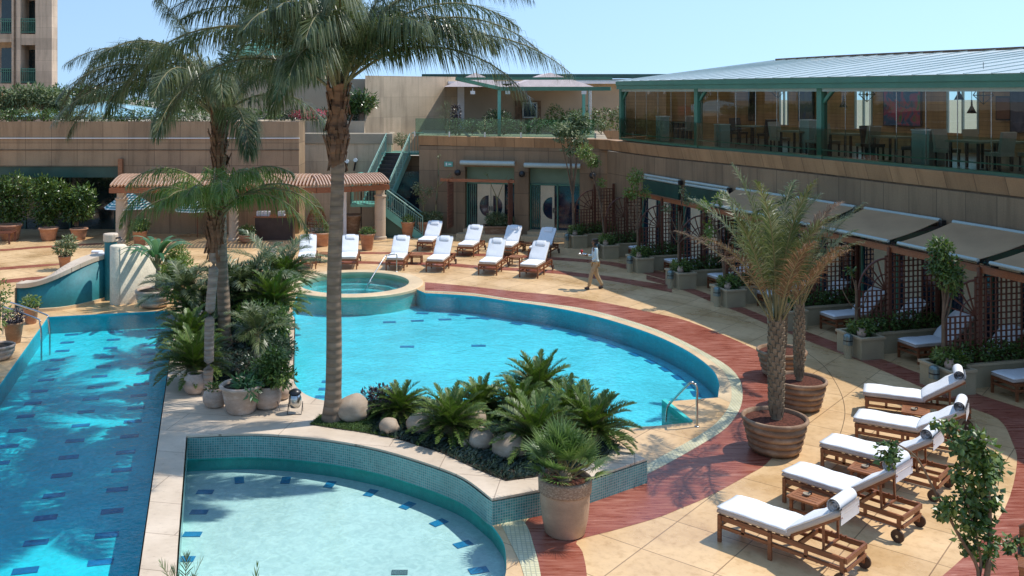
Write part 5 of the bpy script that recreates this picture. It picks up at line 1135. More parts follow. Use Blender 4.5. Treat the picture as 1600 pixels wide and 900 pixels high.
# ------------------------------------------------------------------ cabanas: planters, lattices, awnings, rooms, loungers, trees
FR = [(12.05, 18.75), (11.36, 21.7), (10.6, 24.6), (9.75, 27.6), (8.88, 30.56), (8.04, 33.4), (7.18, 36.4), (6.4, 39.4), (5.5, 42.1)]
def frame_at(k):
    a = Vector(FR[min(k + 1, len(FR) - 1)]); b_ = Vector(FR[max(k - 1, 0)]); t_ = (a - b_).normalized(); return Vector(FR[k]), Vector((t_.y, -t_.x)), t_     # origin, to the wall, along the row away
WALLP = offp([(7.0, 46.5)] + [(p[0], p[1]) for p in RP], -.15)
def wall_dist(o, n):
    best = 9
    for i in range(len(WALLP) - 1):
        a, b_ = Vector(WALLP[i]), Vector(WALLP[i + 1]); e = b_ - a; den = n.x * e.y - n.y * e.x
        if abs(den) < 1e-6: continue
        w = a - o; t_ = (w.x * e.y - w.y * e.x) / den; u_ = (w.x * n.y - w.y * n.x) / den
        if 0 <= u_ <= 1 and 0 < t_ < best: best = t_
    return best
ORD = ['', 'nearest', 'second nearest', 'third nearest', 'fourth nearest', 'fifth nearest', 'sixth nearest', 'seventh nearest', 'farthest']
def lat_mesh(x0, x1, z0, z1, st=.145, w=.028):
    m = MB(); n = round((x1 - x0) / st); k = round((z1 - z0) / st)
    for i in range(n + 1): x = x0 + (x1 - x0) * i / n; m.bar((x, 0, z0), (x, 0, z1), w + .01, .03, (0, 1, 0))
    for i in range(k + 1): z = z0 + (z1 - z0) * i / k; m.bar((x0, .02, z), (x1, .02, z), .03, w)
    return m
def tree_bits(seed, limbs, blobs, n, L_, w, out=.6):
    g = random.Random(seed); m = MB()
    for pts, r0, r1 in limbs:
        q = smooth_path(pts, 3); m.tube(q, [r0 + (r1 - r0) * i / (len(q) - 1) for i in range(len(q))], 8)
    l = MB(); leafcloud(l, blobs, n, L_, w, g, out, .3, .3); return m, l
CT = {1: dict(lean=.04, h=3.25, blobs=[(.0, .1, 2.75, .30, .3, .30), (.05, -.1, 2.2, .36, .34, .42), (-.2, .0, 2.35, .25, .25, .25), (.25, 0, 1.85, .2, .2, .2)], n=1500, mat='shrub', lab='small tree with a dense bright crown'),
      2: dict(lean=-.05, h=1.9, blobs=[(-.2, 0, 1.7, .12, .12, .12)], n=40, mat='shrub', lab='nearly bare thin forked tree'),
      3: dict(lean=-.3, h=2.6, blobs=[(-.35, 0, 2.5, .2, .2, .2), (-.2, 0, 1.9, .16, .16, .25)], n=260, mat='shrub_bright', lab='thin sparse tree'),
      4: dict(lean=-.5, h=2.9, blobs=[(-.75, 0, 2.75, .25, .2, .22), (-.2, .1, 2.9, .2, .2, .2), (-.6, 0, 1.9, .2, .2, .45)], n=420, mat='shrub_bright', lab='slender leaning tree with yellow green tufts'),
      5: dict(lean=.0, h=2.7, blobs=[(.35, 0, 2.6, .25, .2, .2), (-.5, 0, 2.3, .2, .2, .15), (.1, 0, 2.9, .15, .15, .15)], n=160, mat='variegated', lab='bare forked tree with pale twigs'),
      6: dict(lean=-.05, h=2.9, blobs=[(-.1, 0, 3.1, .35, .3, .4), (-.3, 0, 2.5, .35, .3, .25), (.3, 0, 2.5, .25, .25, .3)], n=700, mat='shrub_bright', lab='small forked tree with a loose yellow green crown'),
      7: dict(lean=-.55, h=3.6, blobs=[(-.9, 0, 3.9, .4, .3, .35), (-.5, 0, 3.5, .35, .3, .3), (-.15, 0, 2.6, .22, .2, .22)], n=800, mat='shrub_bright', lab='leaning tree with a yellow green tuft at its tip'),
      8: dict(lean=-.2, h=3.6, blobs=[(-.4, 0, 4.7, .6, .5, .35), (.3, .2, 5.1, .6, .5, .4), (.1, -.2, 4.3, .5, .4, .3), (-.7, 0, 4.4, .35, .3, .22), (-.2, 0, 3.8, .35, .3, .25)], n=1300, mat='variegated', lab='tall leaning tree with pale leaf rosettes above the parapet')}
def urn_bollard(k, o, rz, w):
    t = thing('bollard_light', 'grey green bollard light at the corner of the %s cabana planter' % w, 'bollard light', (o.x, o.y, 0), rz, 'bollard lights along the planters'); m = MB(); m.lathe([(.10, 0), (.10, .34)], 20); m.build('base', M['planter'], t)
    m = MB(); m.lathe([(.115, .34), (.115, .55), (.11, .58), (.07, .62), (.001, .63)], 20); m.build('lamp_head', M['lamphead'], t); m = MB(); m.lathe([(.118, .44), (.118, .47)], 20); m.build('louvre', M['black'], t)
M['lamphead'] = vary('weathered_zinc', (.20, .26, .25), .3, 5, .2, 50, .5, 0, .6)
rooms = facade('room_front_panels', (.05, .085, .07), 1.0, 5)
for k in range(1, 9):
    o, n, t_ = frame_at(k); rz = math.atan2(n.y, n.x); D = min(wall_dist(o + t_ * -.3, n), 3.6) if k < 8 else 2.4; w = ORD[k]
    pl = thing('planter_box', 'L shaped olive grey rendered planter, %s to the viewer in the cabana row' % w if k < 8 else 'L shaped olive grey rendered planter at the far end of the cabana row', 'planter', (o.x, o.y, 0), rz, 'rendered planters of the cabana row')
    AL = D - .1; poly = [(0, 0), (.68, 0), (.68, .38), (AL, .38), (AL, 1.02), (.04, 1.02)]
    m = MB(); m.wall(poly, 0, .52, True); m.build('box', M['planter'], pl)
    lip = [(-.03, -.03), (.71, -.03), (.71, .35), (AL, .35), (AL, 1.05), (.01, 1.05)]; inn_ = [(.06, .07), (.62, .07), (.62, .45), (AL - .06, .45), (AL - .06, .95), (.1, .95)]
    m = MB(); m.holed([lip, inn_], .57); m.wall(lip, .51, .57, True); m.wall(inn_, .45, .57, True); m.build('coping', M['planter_top'], pl)
    m = MB(); m.poly(inn_, .5); m.build('soil', M['soil2'], pl)
    sh = thing('planter_shrubs', 'dark leafy shrubs filling the %s cabana planter' % w, 'shrub', (o.x, o.y, .5), rz, 'shrubs of the cabana planters'); g = random.Random(80 + k); l = MB()
    bl = [(.35, .5, .16, .32, .42, .22), (.9, .68, .22, .35, .3, .28), (1.5, .68, .25, .4, .32, .3), (2.1, .68, .22, .4, .3, .28), (2.7, .68, .2, .3, .3, .26)]; leafcloud(l, bl, 2300, .10, .05, g, .6, .1, .5); l.build('foliage', M['shrub'], sh)
    l = MB(); leafcloud(l, [(.35, .45, .28, .34, .38, .2)], 330, .10, .05, g, .6, .1, .6); l.build('bright_tips', M['shrub_bright'], sh)
    m = MB()
    for q in bl: m.tube([(q[0], q[1], -.02), (q[0], q[1], .2)], .02, 5)
    m.build('stem', M['bark'], sh)
    q = o + n * .2 + t_ * .25; ur = thing('stone_urn', 'small pale stone jar half hidden in the %s cabana planter' % w, 'jar', (q.x, q.y, .5), rz, 'stone jars in the planters'); m = MB(); m.lathe([(.05, 0), (.11, .08), (.12, .16), (.08, .24), (.09, .27), (.06, .26)], 14); m.build('body', M['pot_pale'], ur)
    q = o - n * .16 + t_ * .32; urn_bollard(k, q, rz, w)
    lt_ = thing('lattice_screen', 'dark timber lattice screen with a quarter round arch above the %s cabana planter' % w, 'lattice', (*(o + t_ * .62), 0), rz, 'timber lattice screens between the cabanas')
    xe = min(2.85, D - .15); lat_mesh(1.24, xe, .5, 2.52).build('tall_panel', M['lattice'], lt_); lat_mesh(.4, 1.24, .5, 1.62).build('low_panel', M['lattice'], lt_)
    m = MB(); c0 = (1.24, 1.62); 
    for rr in (.84, .42): m.tube([(c0[0] - rr * math.cos(R(a)), 0, c0[1] + rr * math.sin(R(a))) for a in range(0, 91, 10)], .028 if rr > .5 else .018, 6)
    for a in (18, 36, 54, 72): m.bar((c0[0], 0, c0[1]), (c0[0] - .84 * math.cos(R(a)), 0, c0[1] + .84 * math.sin(R(a))), .03, .03)
    m.bar((1.24, 0, 1.62), (1.24, 0, 2.5), .04, .04, (0, 1, 0)); m.build('quarter_arch', M['lattice'], lt_)
    for xx, z1 in ((.38, 1.68), (1.36, 2.74), (xe + .05, 2.74)): m = MB(); m.bar((xx, .0, .05), (xx, .0, z1), .09, .09, (0, 1, 0)); m.build('post', M['lattice'], lt_)
    # tree
    c = CT[k]; q = o + n * .3 + t_ * .55; tr_ = thing('planter_tree', c['lab'] + ' in the %s cabana planter' % w, 'tree', (q.x, q.y, .5), rz, 'slim trees of the cabana planters'); L0 = c['lean']; hh = c['h'] - .3
    limbs = [([(0, 0, 0), (L0 * .15, .02, hh * .3), (L0 * .5, 0, hh * .65), (L0, 0, hh * .9)], .05 if k < 8 else .08, .022)]
    for b_ in c['blobs']:
        z0 = min(hh * .55, b_[2] * .55); fx = L0 * (z0 / hh) ** 1.5; limbs.append(([(fx, 0, z0), ((fx + b_[0]) / 2 + .05, b_[1] / 2, (z0 + b_[2]) / 2 - .05), (b_[0], b_[1], b_[2])], .028 if k < 8 else .05, .008))
    if k in (2, 5, 6):
        for s in (-1, 1): limbs.append(([(0, 0, hh * .42), (s * .25, 0, hh * .55), (s * .42, .1, hh * .8)], .022, .008))
    a, l = tree_bits(90 + k, limbs, c['blobs'], c['n'], .11 if k < 8 else .2, .055 if k < 8 else .07); a.build('trunk', M['bark'], tr_); l.build('crown', M[c['mat']], tr_)
    # the cabana between this planter and the one nearer to the viewer
    if k >= 8: continue
    o2, n2, _ = frame_at(k - 1); D2 = min(wall_dist(o2 + t_ * .6, n2), 3.8); A0 = o + t_ * .6; B0 = o2 + t_ * .62
    fa = A0 + n * 1.42; fb_ = B0 + n2 * 1.42; wa_ = A0 + n * (D - .12); wb_ = B0 + n2 * (D2 - .12)
    bm_ = thing('cabana_beam', 'red brown timber beam along the front of the %s cabana' % w, 'beam', (*fa, 2.7), 0, 'timber beams of the cabanas'); m = MB(); m.bar((0, 0, 0), (*(fb_ - fa), 0), .09, .14); m.build('beam', M['pergola_wood'], bm_); m = MB(); m.bar((0, 0, .085), (*(fb_ - fa), .085), .14, .03); m.build('cap_board', M['teak'], bm_)
    aw = thing('retractable_awning', ('taupe canvas awning stretched over the %s cabana' if k < 6 else 'rolled up awning of the %s cabana') % w, 'awning', (*wa_, 3.35), 0, 'awnings of the cabana row'); e = .08
    wA, wB = wa_.lerp(wb_, e), wa_.lerp(wb_, 1 - e * .4); fA, fB = fa.lerp(fb_, e), fa.lerp(fb_, 1 - e * .4); rel = lambda p, z: Vector((p.x - wa_.x, p.y - wa_.y, z - 3.35))
    m = MB(); m.tube([rel(wA, 3.40), rel(wB, 3.40)], .055, 12); m.build('cassette', M['metal_pale'], aw); m = MB(); dd = (wB - wA).normalized() * .12; m.bar(rel(wB, 3.33), rel(wB + dd, 3.33), .14, .16); m.build('end_bracket', M['black'], aw)
    if k < 6:
        m = MB(); NN = 8; vs = []
        for i in range(NN + 1):
            s = i / NN; p, q = wA.lerp(fA, s), wB.lerp(fB, s); z = 3.40 + (2.92 - 3.40) * s - .035 * math.sin(math.pi * s)
            for j in range(7): r_ = p.lerp(q, j / 6); vs.append(rel(r_, z + .015 * math.sin(math.pi * j / 6)))
        vs2 = [v - Vector((0, 0, .012)) for v in vs]; fs = [(i * 7 + j, i * 7 + j + 1, i * 7 + 8 + j, i * 7 + 7 + j) for i in range(NN) for j in range(6)]; m.add(vs, fs, True); m.add(vs2, fs, True); m.build('canvas', M['awning'], aw)
        m = MB(); m.tube([rel(fA, 2.90), rel(fB, 2.90)], .048, 12); m.build('front_bar', M['metal_pale'], aw)
        for p, q, s in ((wA, fA, 1), (wB, fB, -1)):
            mid = p.lerp(q, .5) + (wB - wA).normalized() * s * .5; m = MB(); m.bar(rel(p, 3.22), rel(mid, 3.0), .05, .06); m.bar(rel(mid, 3.0), rel(q, 2.84), .05, .06); m.build('folding_arm', M['black'], aw)
    else:
        m = MB(); m.tube([rel(wA, 3.28), rel(wB, 3.28)], .06, 12); m.build('front_bar', M['metal_pale'], aw)
    # room front on the wall
    rm = thing('cabana_room_front', 'dark glazed room front with cream sliding doors behind the %s cabana' % w, 'glazed front', (*wa_, 0), math.atan2((wb_ - wa_).y, (wb_ - wa_).x), 'room fronts behind the cabanas'); LL = (wb_ - wa_).length
    m = MB(); m.box((LL / 2, 0, 2.9), (LL - .3, .06, .62)); m.build('green_transom', M['green_dark'], rm); m = MB(); m.box((LL / 2, 0, 1.3), (LL - .3, .05, 2.58)); m.build('dark_glass', M['glass_navy'], rm)
    for xx in (LL * .32, LL * .68): m = MB(); m.box((xx, -.06, 1.25), (.62, .04, 2.4)); m.build('cream_door', M['cream'], rm)
    m = MB()
    for xx in (.2, LL * .5, LL - .2): m.box((xx, -.05, 1.3), (.06, .06, 2.55))
    m.build('frame', M['green'], rm)
    for j, (yy, xx) in enumerate(((-.32, 1.12), (-1.72, 1.2))):
        q = o + n * xx + t_ * yy; lounger('%s lounger under the %s cabana awning' % (('farther', 'nearer')[j], w) if k < 6 else '%s lounger in the %s cabana' % (('farther', 'nearer')[j], w), 'loungers of the cabanas', q.x, q.y, rz + R(-4 * j), 'flat', 42)
    q = o + n * 2.1 + t_ * -1.03; side_table('teak table between the two loungers of the %s cabana' % w, q.x, q.y, rz)
o, n, t_ = frame_at(0)
for xx, w in ((1.12, 'partly cut by the right edge of the frame'),):
    q = Vector(FR[1]) + n * 1.45 + Vector((-.28, .96)) * -.35

# ------------------------------------------------------------------ pergola, column row, bar and umbrellas at the far left
pg = thing('curved_pergola', 'long timber pergola with arched battens on round pale columns', 'pergola', (-10, 43, 0))
path1 = [(V(172, 300, 43).x, 43.0), (-5.9, 43.0)]
path2 = [(-5.9, 43.0), (-4.4, 43.55), (-2.75, 44.5)]
def pergola_run(path, depth, nb, z0=2.62, rise=.42):
    m = MB(); L_ = sum((Vector(path[i]) - Vector(path[i - 1])).length for i in range(1, len(path)))
    for k in range(nb):
        s = L_ * (k + .5) / nb; acc = 0
        for i in range(1, len(path)):
            a, b_ = Vector(path[i - 1]), Vector(path[i]); l = (b_ - a).length
            if acc + l >= s: break
            acc += l
        t_ = (b_ - a).normalized(); p = a + t_ * (s - acc); n = Vector((-t_.y, t_.x)); pr = None
        for j in range(9):
            u_ = j / 8; q = p + n * (u_ * depth - .18); c = Vector((q.x, q.y, z0 + rise * math.sin(math.pi * (.06 + u_ * .86))))
            if pr: m.bar(pr, c, .055, .10)
            pr = c
    return m
pergola_run(path1, 3.3, 58).build('battens', M['slat'], None).parent = pg; bpy.data.objects['battens'].matrix_parent_inverse = Matrix.Translation(-pg.location)
b2 = pergola_run(path2, 2.2, 26); par(b2.build('battens', M['slat']), pg)
m = MB()
for pth, dp in ((path1, 0), (path2, 0)):
    for i in range(1, len(pth)): m.bar((*pth[i - 1], 2.47), (*pth[i], 2.47), .12, .24)
m.bar((path1[0][0], 43, 2.47), (path1[0][0], 45.9, 2.47), .10, .22); m.bar((path1[0][0], 45.9, 2.5), (-6.5, 45.9, 2.5), .1, .22); m.bar((-2.75, 44.5, 2.47), (-3.6, 46.0, 2.47), .1, .2); par(m.build('beam', M['pergola_wood']), pg)
for a, b_, r_ in ((190, 381, .26), (365, 378, .22), (594, 375, .26)):
    v = W(a, b_ - 2); m = MB(); m.lathe([(r_ + .05, 0), (r_ + .05, .1), (r_, .14), (r_, .9), (r_ - .01, .91), (r_ - .01, .93), (r_, .94), (r_, 1.95), (r_ + .03, 1.97), (r_ + .03, 2.04), (r_ - .05, 2.06), (r_ - .05, 2.36)], 26, (v.x, v.y, 0), smooth=False); par(m.build('column', M['column']) if 'column' in M else m.build('column', M.setdefault('column', vary('pale_column_stone', (.52, .41, .30), .75, 1.5, .12, 40))), pg)
v = W(539, 372); m = MB(); m.bar((v.x, v.y, 0), (v.x, v.y, 2.4), .14, .14, (0, 1, 0)); par(m.build('white_post', M['cloth']), pg)
def umbrella(label, x, y, z, r_, h=2.2):
    t = thing('striped_umbrella', label, 'umbrella', (x, y, 0), 0, 'striped umbrellas under the pergola'); m, tt, b, L = newmat('teal_stripe') if 'stripe' not in M else (M['stripe'],) * 4
    if 'stripe' not in M:
        wv = N(tt, 'ShaderNodeTexWave', Scale=3.2); wv.bands_direction = 'Z'; L(coord(tt, 'Object'), wv.inputs['Vector']); L(ramp(tt, wv.outputs[1 if len(wv.outputs) > 1 else 0], [(.48, (.02, .22, .27)), (.52, (.55, .66, .66))]), b.inputs['Base Color']); M['stripe'] = m
    m = MB(); m.lathe([(r_, z - .7), (r_ * .6, z - .36), (.03, z), (.001, z + .02)], 8, smooth=False); m.build('canopy', M['stripe'], t); m = MB(); m.tube([(0, 0, 0), (0, 0, z)], .025, 8); m.build('pole', M['teak'], t); return t
v = V(204, 306, 44.6); umbrella('teal and white striped umbrella behind the left pergola column', v.x - .1, 44.8, 2.2, 1.2); umbrella('teal and white striped umbrella deeper under the pergola', v.x + 2.9, 45.4, 2.0, 1.1)
bc = thing('bar_counter', 'dark brown bar counter under the pergola', 'counter', (V(430, 380, 44.9).x, 44.9, 0)); m = MB(); m.box((0, 0, .52), (1.75, .7, 1.04)); m.build('body', vary('dark_brown_panel', (.06, .035, .028), .5, 3, .2), bc); m = MB(); m.box((0, 0, 1.07), (1.9, .85, .06)); m.build('top', M['teak'], bc)
for k, dx in enumerate((-.55, .3)):
    t = thing('towel_stack', ('long stack of folded towels on the bar counter', 'short stack of folded towels on the bar counter')[k], 'towel', (bc.location.x + dx, 44.9, 1.10), 0, 'towel stacks on the bar'); m = MB()
    for j in range(3): m.box((0, 0, .035 + j * .07), ((.6, .3)[k], .3, .06))
    m.build('towels', M['cloth'], t)
v = V(494, 372, 44.6); wk = thing('wicker_hut_chair', 'domed red brown wicker chair behind the far loungers', 'chair', (v.x, 44.8, 0)); m = MB()
for a in range(0, 360, 24): m.tube([(.45 * math.cos(R(a)) * c, .4 * math.sin(R(a)) * c, z) for c, z in ((1, .1), (1.03, .6), (.95, 1.0), (.7, 1.3), (.3, 1.47), (0.02, 1.52))], .02, 5, False)
for c, z in ((1, .15), (1.03, .4), (1.03, .65), (.98, .88), (.85, 1.13), (.6, 1.36)): m.tube([(.45 * c * math.cos(R(a)), .4 * c * math.sin(R(a)), z) for a in range(0, 361, 20)], .022, 5, False)
m.build('wicker_frame', M['pergola_wood'], wk); m = MB(); m.box((0, 0, .45), (.7, .6, .12)); m.build('seat', M['canvas'], wk)
def potpx(label, a, b_, kind, mat, s, plab=None, blobs=None, n=400, L_=.12, w=.05, pm='shrub', z=0):
    _, x, y = potat(label, a, b_, kind, mat, s, z); hh = {'tall': .8, 'bell': .5, 'bowl': .48, 'round': .4}[kind] * s + z
    if plab: shrub('pot_plant', plab, 'plant', x, y, hh, blobs, n, L_, w, pm, int(a), 3)
    return x, y
potpx('tall ribbed terracotta pot in front of the pergola column', 573, 392, 'tall', 'terracotta', .82, 'clipped green plant in the tall ribbed terracotta pot', [(0, 0, .14, .33, .33, .18)])
potpx('terracotta pot with a yellow green ball plant right of the pergola column', 637, 372, 'tall', 'terracotta', .85, 'round yellow green plant right of the pergola column', [(0, 0, .2, .32, .32, .25)], 500, .1, .045, 'shrub_bright')
potpx('tall wooden barrel pot beside the white pergola post', 548, 371, 'tall', 'pot_brown', 1.2)
potpx('terracotta pot under the left end of the pergola', 216, 386, 'tall', 'terracotta', .8, 'leafy plant under the left end of the pergola', [(0, 0, .3, .45, .45, .35)], 600, .16, .05, 'shrub')
potpx('terracotta bowl pot beside the middle pergola column', 385, 380, 'bowl', 'terracotta', .7, 'green plant in the bowl pot by the middle column', [(0, 0, .2, .4, .4, .25)])
potpx('terracotta box pot in front of the wicker chair', 500, 386, 'bell', 'terracotta', 1.1, 'dark spiky plant in front of the wicker chair', [(0, 0, .2, .3, .3, .3)], 200, .3, .03, 'shrub_dark')
def boxplanter(name, label, plab, a, b_, w, d, h, ang, mat, blobs, n, pm='shrub', z=0, L_=.14):
    v = W(a, b_, z); t = thing(name, label, 'planter', (v.x, v.y + d / 2, z), R(ang)); m = MB(); m.wall([(-w / 2 * .9, -d / 2 * .9), (w / 2 * .9, -d / 2 * .9), (w / 2 * .9, d / 2 * .9), (-w / 2 * .9, d / 2 * .9)], 0, h * .85, True); m.build('box', M[mat], t)
    m = MB()
    for sx in (-1, 1): m.box((sx * (w / 2 - .03), 0, h * .92), (.08, d, h * .16)); m.box((0, sx * (d / 2 - .03), h * .92 + .001), (w - .1, .08, h * .158))
    m.build('rim', M[mat], t); m = MB(); m.box((0, 0, h * .88), (w - .12, d - .12, .03)); m.build('soil', M['soil2'], t)
    if plab: shrub('planter_shrubs', plab, 'shrub', v.x, v.y + d / 2, z + h * .9, blobs, n, L_, .05, pm, int(a) + 3, 5)
    return v
v = boxplanter('planter_box', 'terracotta box planter beside the stairs', 'leafy shrubs in the terracotta box planter beside the stairs', 672, 371, 1.15, .9, .72, 0, 'terracotta', [(-.3, 0, .25, .3, .3, .28), (.25, 0, .25, .35, .3, .28)], 900, 'variegated')
for k, (dx, lab, limbs, blobs, n, mt) in enumerate(((-.35, 'small grey green tree in the terracotta box planter', [([(0, 0, 0), (.02, 0, .9), (-.1, 0, 1.7)], .035, .01), ([(0, 0, .6), (.25, 0, 1.2), (.3, 0, 1.6)], .02, .008)], [(-.2, 0, 1.6, .4, .3, .35), (.3, 0, 1.5, .3, .25, .3), (-.1, 0, 1.0, .3, .25, .25)], 420, 'variegated'),
                                                   (.25, 'bare pruned tree with pale limbs in the terracotta box planter', [([(0, 0, 0), (.05, 0, 1.2), (.15, 0, 2.3), (.12, 0, 3.1)], .05, .02), ([(.1, 0, 1.7), (.45, 0, 2.0), (.75, 0, 2.35)], .035, .02)], [(.15, 0, 3.15, .08, .08, .1)], 20, 'variegated'))):
    t = thing('pruned_tree', lab, 'tree', (v.x + dx, v.y + .45, .66)); a, l = tree_bits(200 + k, limbs, blobs, n, .1, .045); a.build('trunk', M['petiole'], t); l.build('crown', M[mt], t)
boxplanter('planter_box', 'long grey planter left of the closed double door', 'dark shrubs in the long grey planter left of the closed door', 706, 362, 1.6, .6, .55, -12, 'render', [(-.4, 0, .25, .4, .3, .3), (.3, 0, .3, .45, .3, .32)], 900, 'shrub_dark')
v = boxplanter('planter_box', 'tan box planter in front of the two doorways', 'bright leafy shrubs in the tan box planter between the doorways', 779, 372, 1.4, .9, .55, 0, 'pot_brown', [(-.1, 0, .35, .5, .4, .32), (.4, 0, .3, .35, .3, .25)], 1100, 'variegated')
t = thing('pruned_tree', 'thin bare forked tree in the tan box planter', 'tree', (v.x - .05, v.y + .4, .5)); a, l = tree_bits(210, [([(0, 0, 0), (0, 0, 1.2), (-.25, 0, 1.9), (-.5, 0, 2.5)], .035, .01), ([(0, 0, 1.2), (.2, 0, 1.8), (.5, 0, 2.4)], .025, .008)], [(-.5, 0, 2.5, .1, .1, .08)], 16, .08, .04); a.build('trunk', M['petiole'], t); l.build('crown', M['shrub'], t)
boxplanter('planter_box', 'grey planter between the closed and the half open door', 'dark shrubs in the grey planter between the doorways', 815, 361, 1.1, .6, .6, -12, 'render', [(0, 0, .35, .5, .3, .35)], 700, 'shrub_dark')
for a, b_, s, lab in ((72, 377, 1.05, 'left'), (120, 376, .95, 'right')):
    potpx('large terracotta pot of the %s dark bushy tree by the shaded glazing' % lab, a, b_, 'bell', 'terracotta', s)
for k, (a, Y, blobs, n, lab) in enumerate(((72, 45.2, [(0, 0, 1.0, .9, .7, .7), (-.3, 0, 1.8, .8, .6, .6), (.5, 0, 1.6, .6, .6, .6), (0, 0, .4, .6, .5, .4)], 2600, 'dark glossy bushy tree in the left large terracotta pot'), (120, 45.3, [(0, 0, .9, .9, .7, .7), (.2, 0, 1.5, .7, .6, .5), (-.5, 0, 1.3, .6, .5, .5)], 2200, 'dark glossy bushy tree in the right large terracotta pot'), (10, 45.4, [(0, 0, 1.2, 1.1, .8, .9), (.4, 0, 2.0, .7, .6, .5), (-.4, 0, 1.9, .7, .6, .5), (.2, 0, .5, .8, .6, .4)], 3000, 'wide dark glossy tree at the far left edge'))):
    shrub('bushy_tree', lab, 'tree', V(a, 300, Y).x, Y, .55, blobs, n, .24, .07, 'mango', 300 + k, 4, 'bushy trees by the shaded glazing', .5, stemr=.05)
potpx('large terracotta pot of the far left bushy tree', 10, 377, 'bell', 'terracotta', 1.3)
v = W(8, 380); sb = thing('slatted_bench', 'dark slatted timber bench cut by the left edge', 'bench', (v.x - .3, v.y, 0), R(6)); m = MB()
for k in range(12): m.bar((-.9 + k * .14, -.45, .5), (-.9 + k * .14, .45, .5), .10, .03)
m.build('seat', M['lattice'], sb)
for sx in (-.85, .6):
    for sy in (-.38, .38): m = MB(); m.bar((sx, sy, 0), (sx, sy, .49), .07, .07, (0, 1, 0)); m.build('leg', M['lattice'], sb)
v = W(427, 401); t = thing('white_bollard', 'small white square bollard left of the far loungers', 'bollard', (v.x, v.y, 0)); m = MB(); m.box((0, 0, .2), (.22, .22, .4)); m.build('body', M['cloth'], t); m = MB(); m.box((0, 0, .41), (.26, .26, .04)); m.build('cap', M['trav'], t)

# ------------------------------------------------------------------ green staircase
stt = thing('green_staircase', 'green steel staircase in two flights beside the brown wall', 'staircase', (-2.5, 46, 0))
def flight(p0, p1, width, nst, side):
    p0 = Vector(p0); p1 = Vector(p1); d = p1 - p0; h = Vector((d.x, d.y, 0)).normalized(); s = Vector((-h.y, h.x, 0)); m = MB(); mt = MB()
    for k in range(nst): q = p0 + d * ((k + .5) / nst) + UP * (d.z / nst / 2); mt.bar(q - s * width / 2, q + s * width / 2, Vector((d.x, d.y, 0)).length / nst * 1.1, .05); mt.bar(q - s * width / 2 - h * .1 - UP * .09, q + s * width / 2 - h * .1 - UP * .09, .03, .16)
    par(mt.build('treads', M['black']), stt)
    for e in (-1, 1):
        m = MB(); m.bar(p0 + s * e * (width / 2 + .03) - UP * .08, p1 + s * e * (width / 2 + .03) - UP * .08, .06, .34); par(m.build('stringer', M['green_light']), stt)
        m = MB(); a = p0 + s * e * (width / 2 + .03); b_ = p1 + s * e * (width / 2 + .03); nn = int(d.length / .13)
        m.tube([a + UP * 1.0, b_ + UP * 1.0], .035, 6); m.tube([a + UP * .86, b_ + UP * .86], .018, 5); m.tube([a + UP * .2, b_ + UP * .2], .018, 5)
        for k in range(nn + 1): q = a.lerp(b_, k / nn); m.bar(q + UP * .1, q + UP * (1.0 if k % 8 == 0 else .86), .05 if k % 8 == 0 else .022, .05 if k % 8 == 0 else .022, (0, 1, 0))
        par(m.build('railing', M['rail'] if 'rail' in M else M.setdefault('rail', vary('pale_green_rail', (.20, .36, .29), .35, 3, .1, 50, .5, 0))), stt)
flight((-1.2, 45.9, 0), (-3.3, 45.9, 1.55), 1.1, 9, 0); flight((-3.45, 46.6, 1.6), (-2.55, 49.0, 3.75), 1.25, 12, 0)
m = MB(); m.box((-3.95, 46.0, 1.52), (1.3, 1.5, .12)); m.box((-2.1, 49.8, 3.72), (2.6, 1.6, .12)); par(m.build('landing', M['green_light']), stt)
m = MB()
for a, b_ in (((-4.6, 45.3, 1.6), (-3.3, 45.3, 1.6)), ((-4.6, 45.3, 1.6), (-4.6, 46.7, 1.6)), ((-1.85, 49.05, 3.78), (-1.25, 49.05, 3.78))):
    a, b_ = Vector(a), Vector(b_); m.tube([a + UP, b_ + UP], .035, 6); nn = int((b_ - a).length / .13)
    for k in range(nn + 1): q = a.lerp(b_, k / nn); m.bar(q, q + UP, .025, .025, (0, 1, 0))
par(m.build('landing_railing', M['rail']), stt)
m = MB(); m.prism([(-1.3, 45.45), (-3.4, 45.45), (-3.4, 46.4), (-1.3, 46.4)], 0, .02); m.add([(-1.4, 45.4, 0), (-3.35, 45.4, 0), (-3.35, 45.4, 1.35)], [(0, 1, 2)]); par(m.build('side_panel', M['green_dark']), stt)
v = V(608, 268, 48.6); t = thing('round_green_umbrella', 'green umbrella top left of the staircase', 'umbrella', (V(562, 275, 47.5).x, 48.3, 0)); m = MB(); m.lathe([(1.0, 2.5), (.5, 2.72), (.001, 2.85)], 10, smooth=False); m.build('canopy', M['green_light'], t); m = MB(); m.tube([(0, 0, 0), (0, 0, 2.8)], .03, 8); m.build('pole', M['black'], t)

# ------------------------------------------------------------------ upper terrace over the doorways
tb = box_building('terrace_house', 'low grey rendered building on the upper terrace with one square window', .55, 14, 56, 64, 4.6, 7.35, 'render')
m = MB(); m.box((.75, 55.97, 6.0), (.4, .1, 2.7)); par(m.build('white_corner', M['cloth']), tb)
p = V(825, 172, 56); m = MB(); m.box((p.x, 55.97, p.z), (1.5, .08, 1.1)); w = par(m.build('window', M['bark']), tb); m = MB(); m.box((p.x + .1, 55.9, p.z), (.75, .06, .78)); q = m.build('pane', M['glass_navy']); q.parent = w
m = MB()
for s in (-1, 1): m.box((p.x + .1 + s * .4, 55.88, p.z), (.07, .08, .85))
m.box((p.x + .1, 55.88, p.z + .42), (.87, .08, .07)); m.box((p.x + .1, 55.88, p.z - .42), (.87, .08, .07)); q = m.build('frame', M['metal_pale']); q.parent = w
m = MB(); m.box((7, 56, 7.42), (14, 1.2, .14)); par(m.build('roof_edge', M['cloth']), tb)
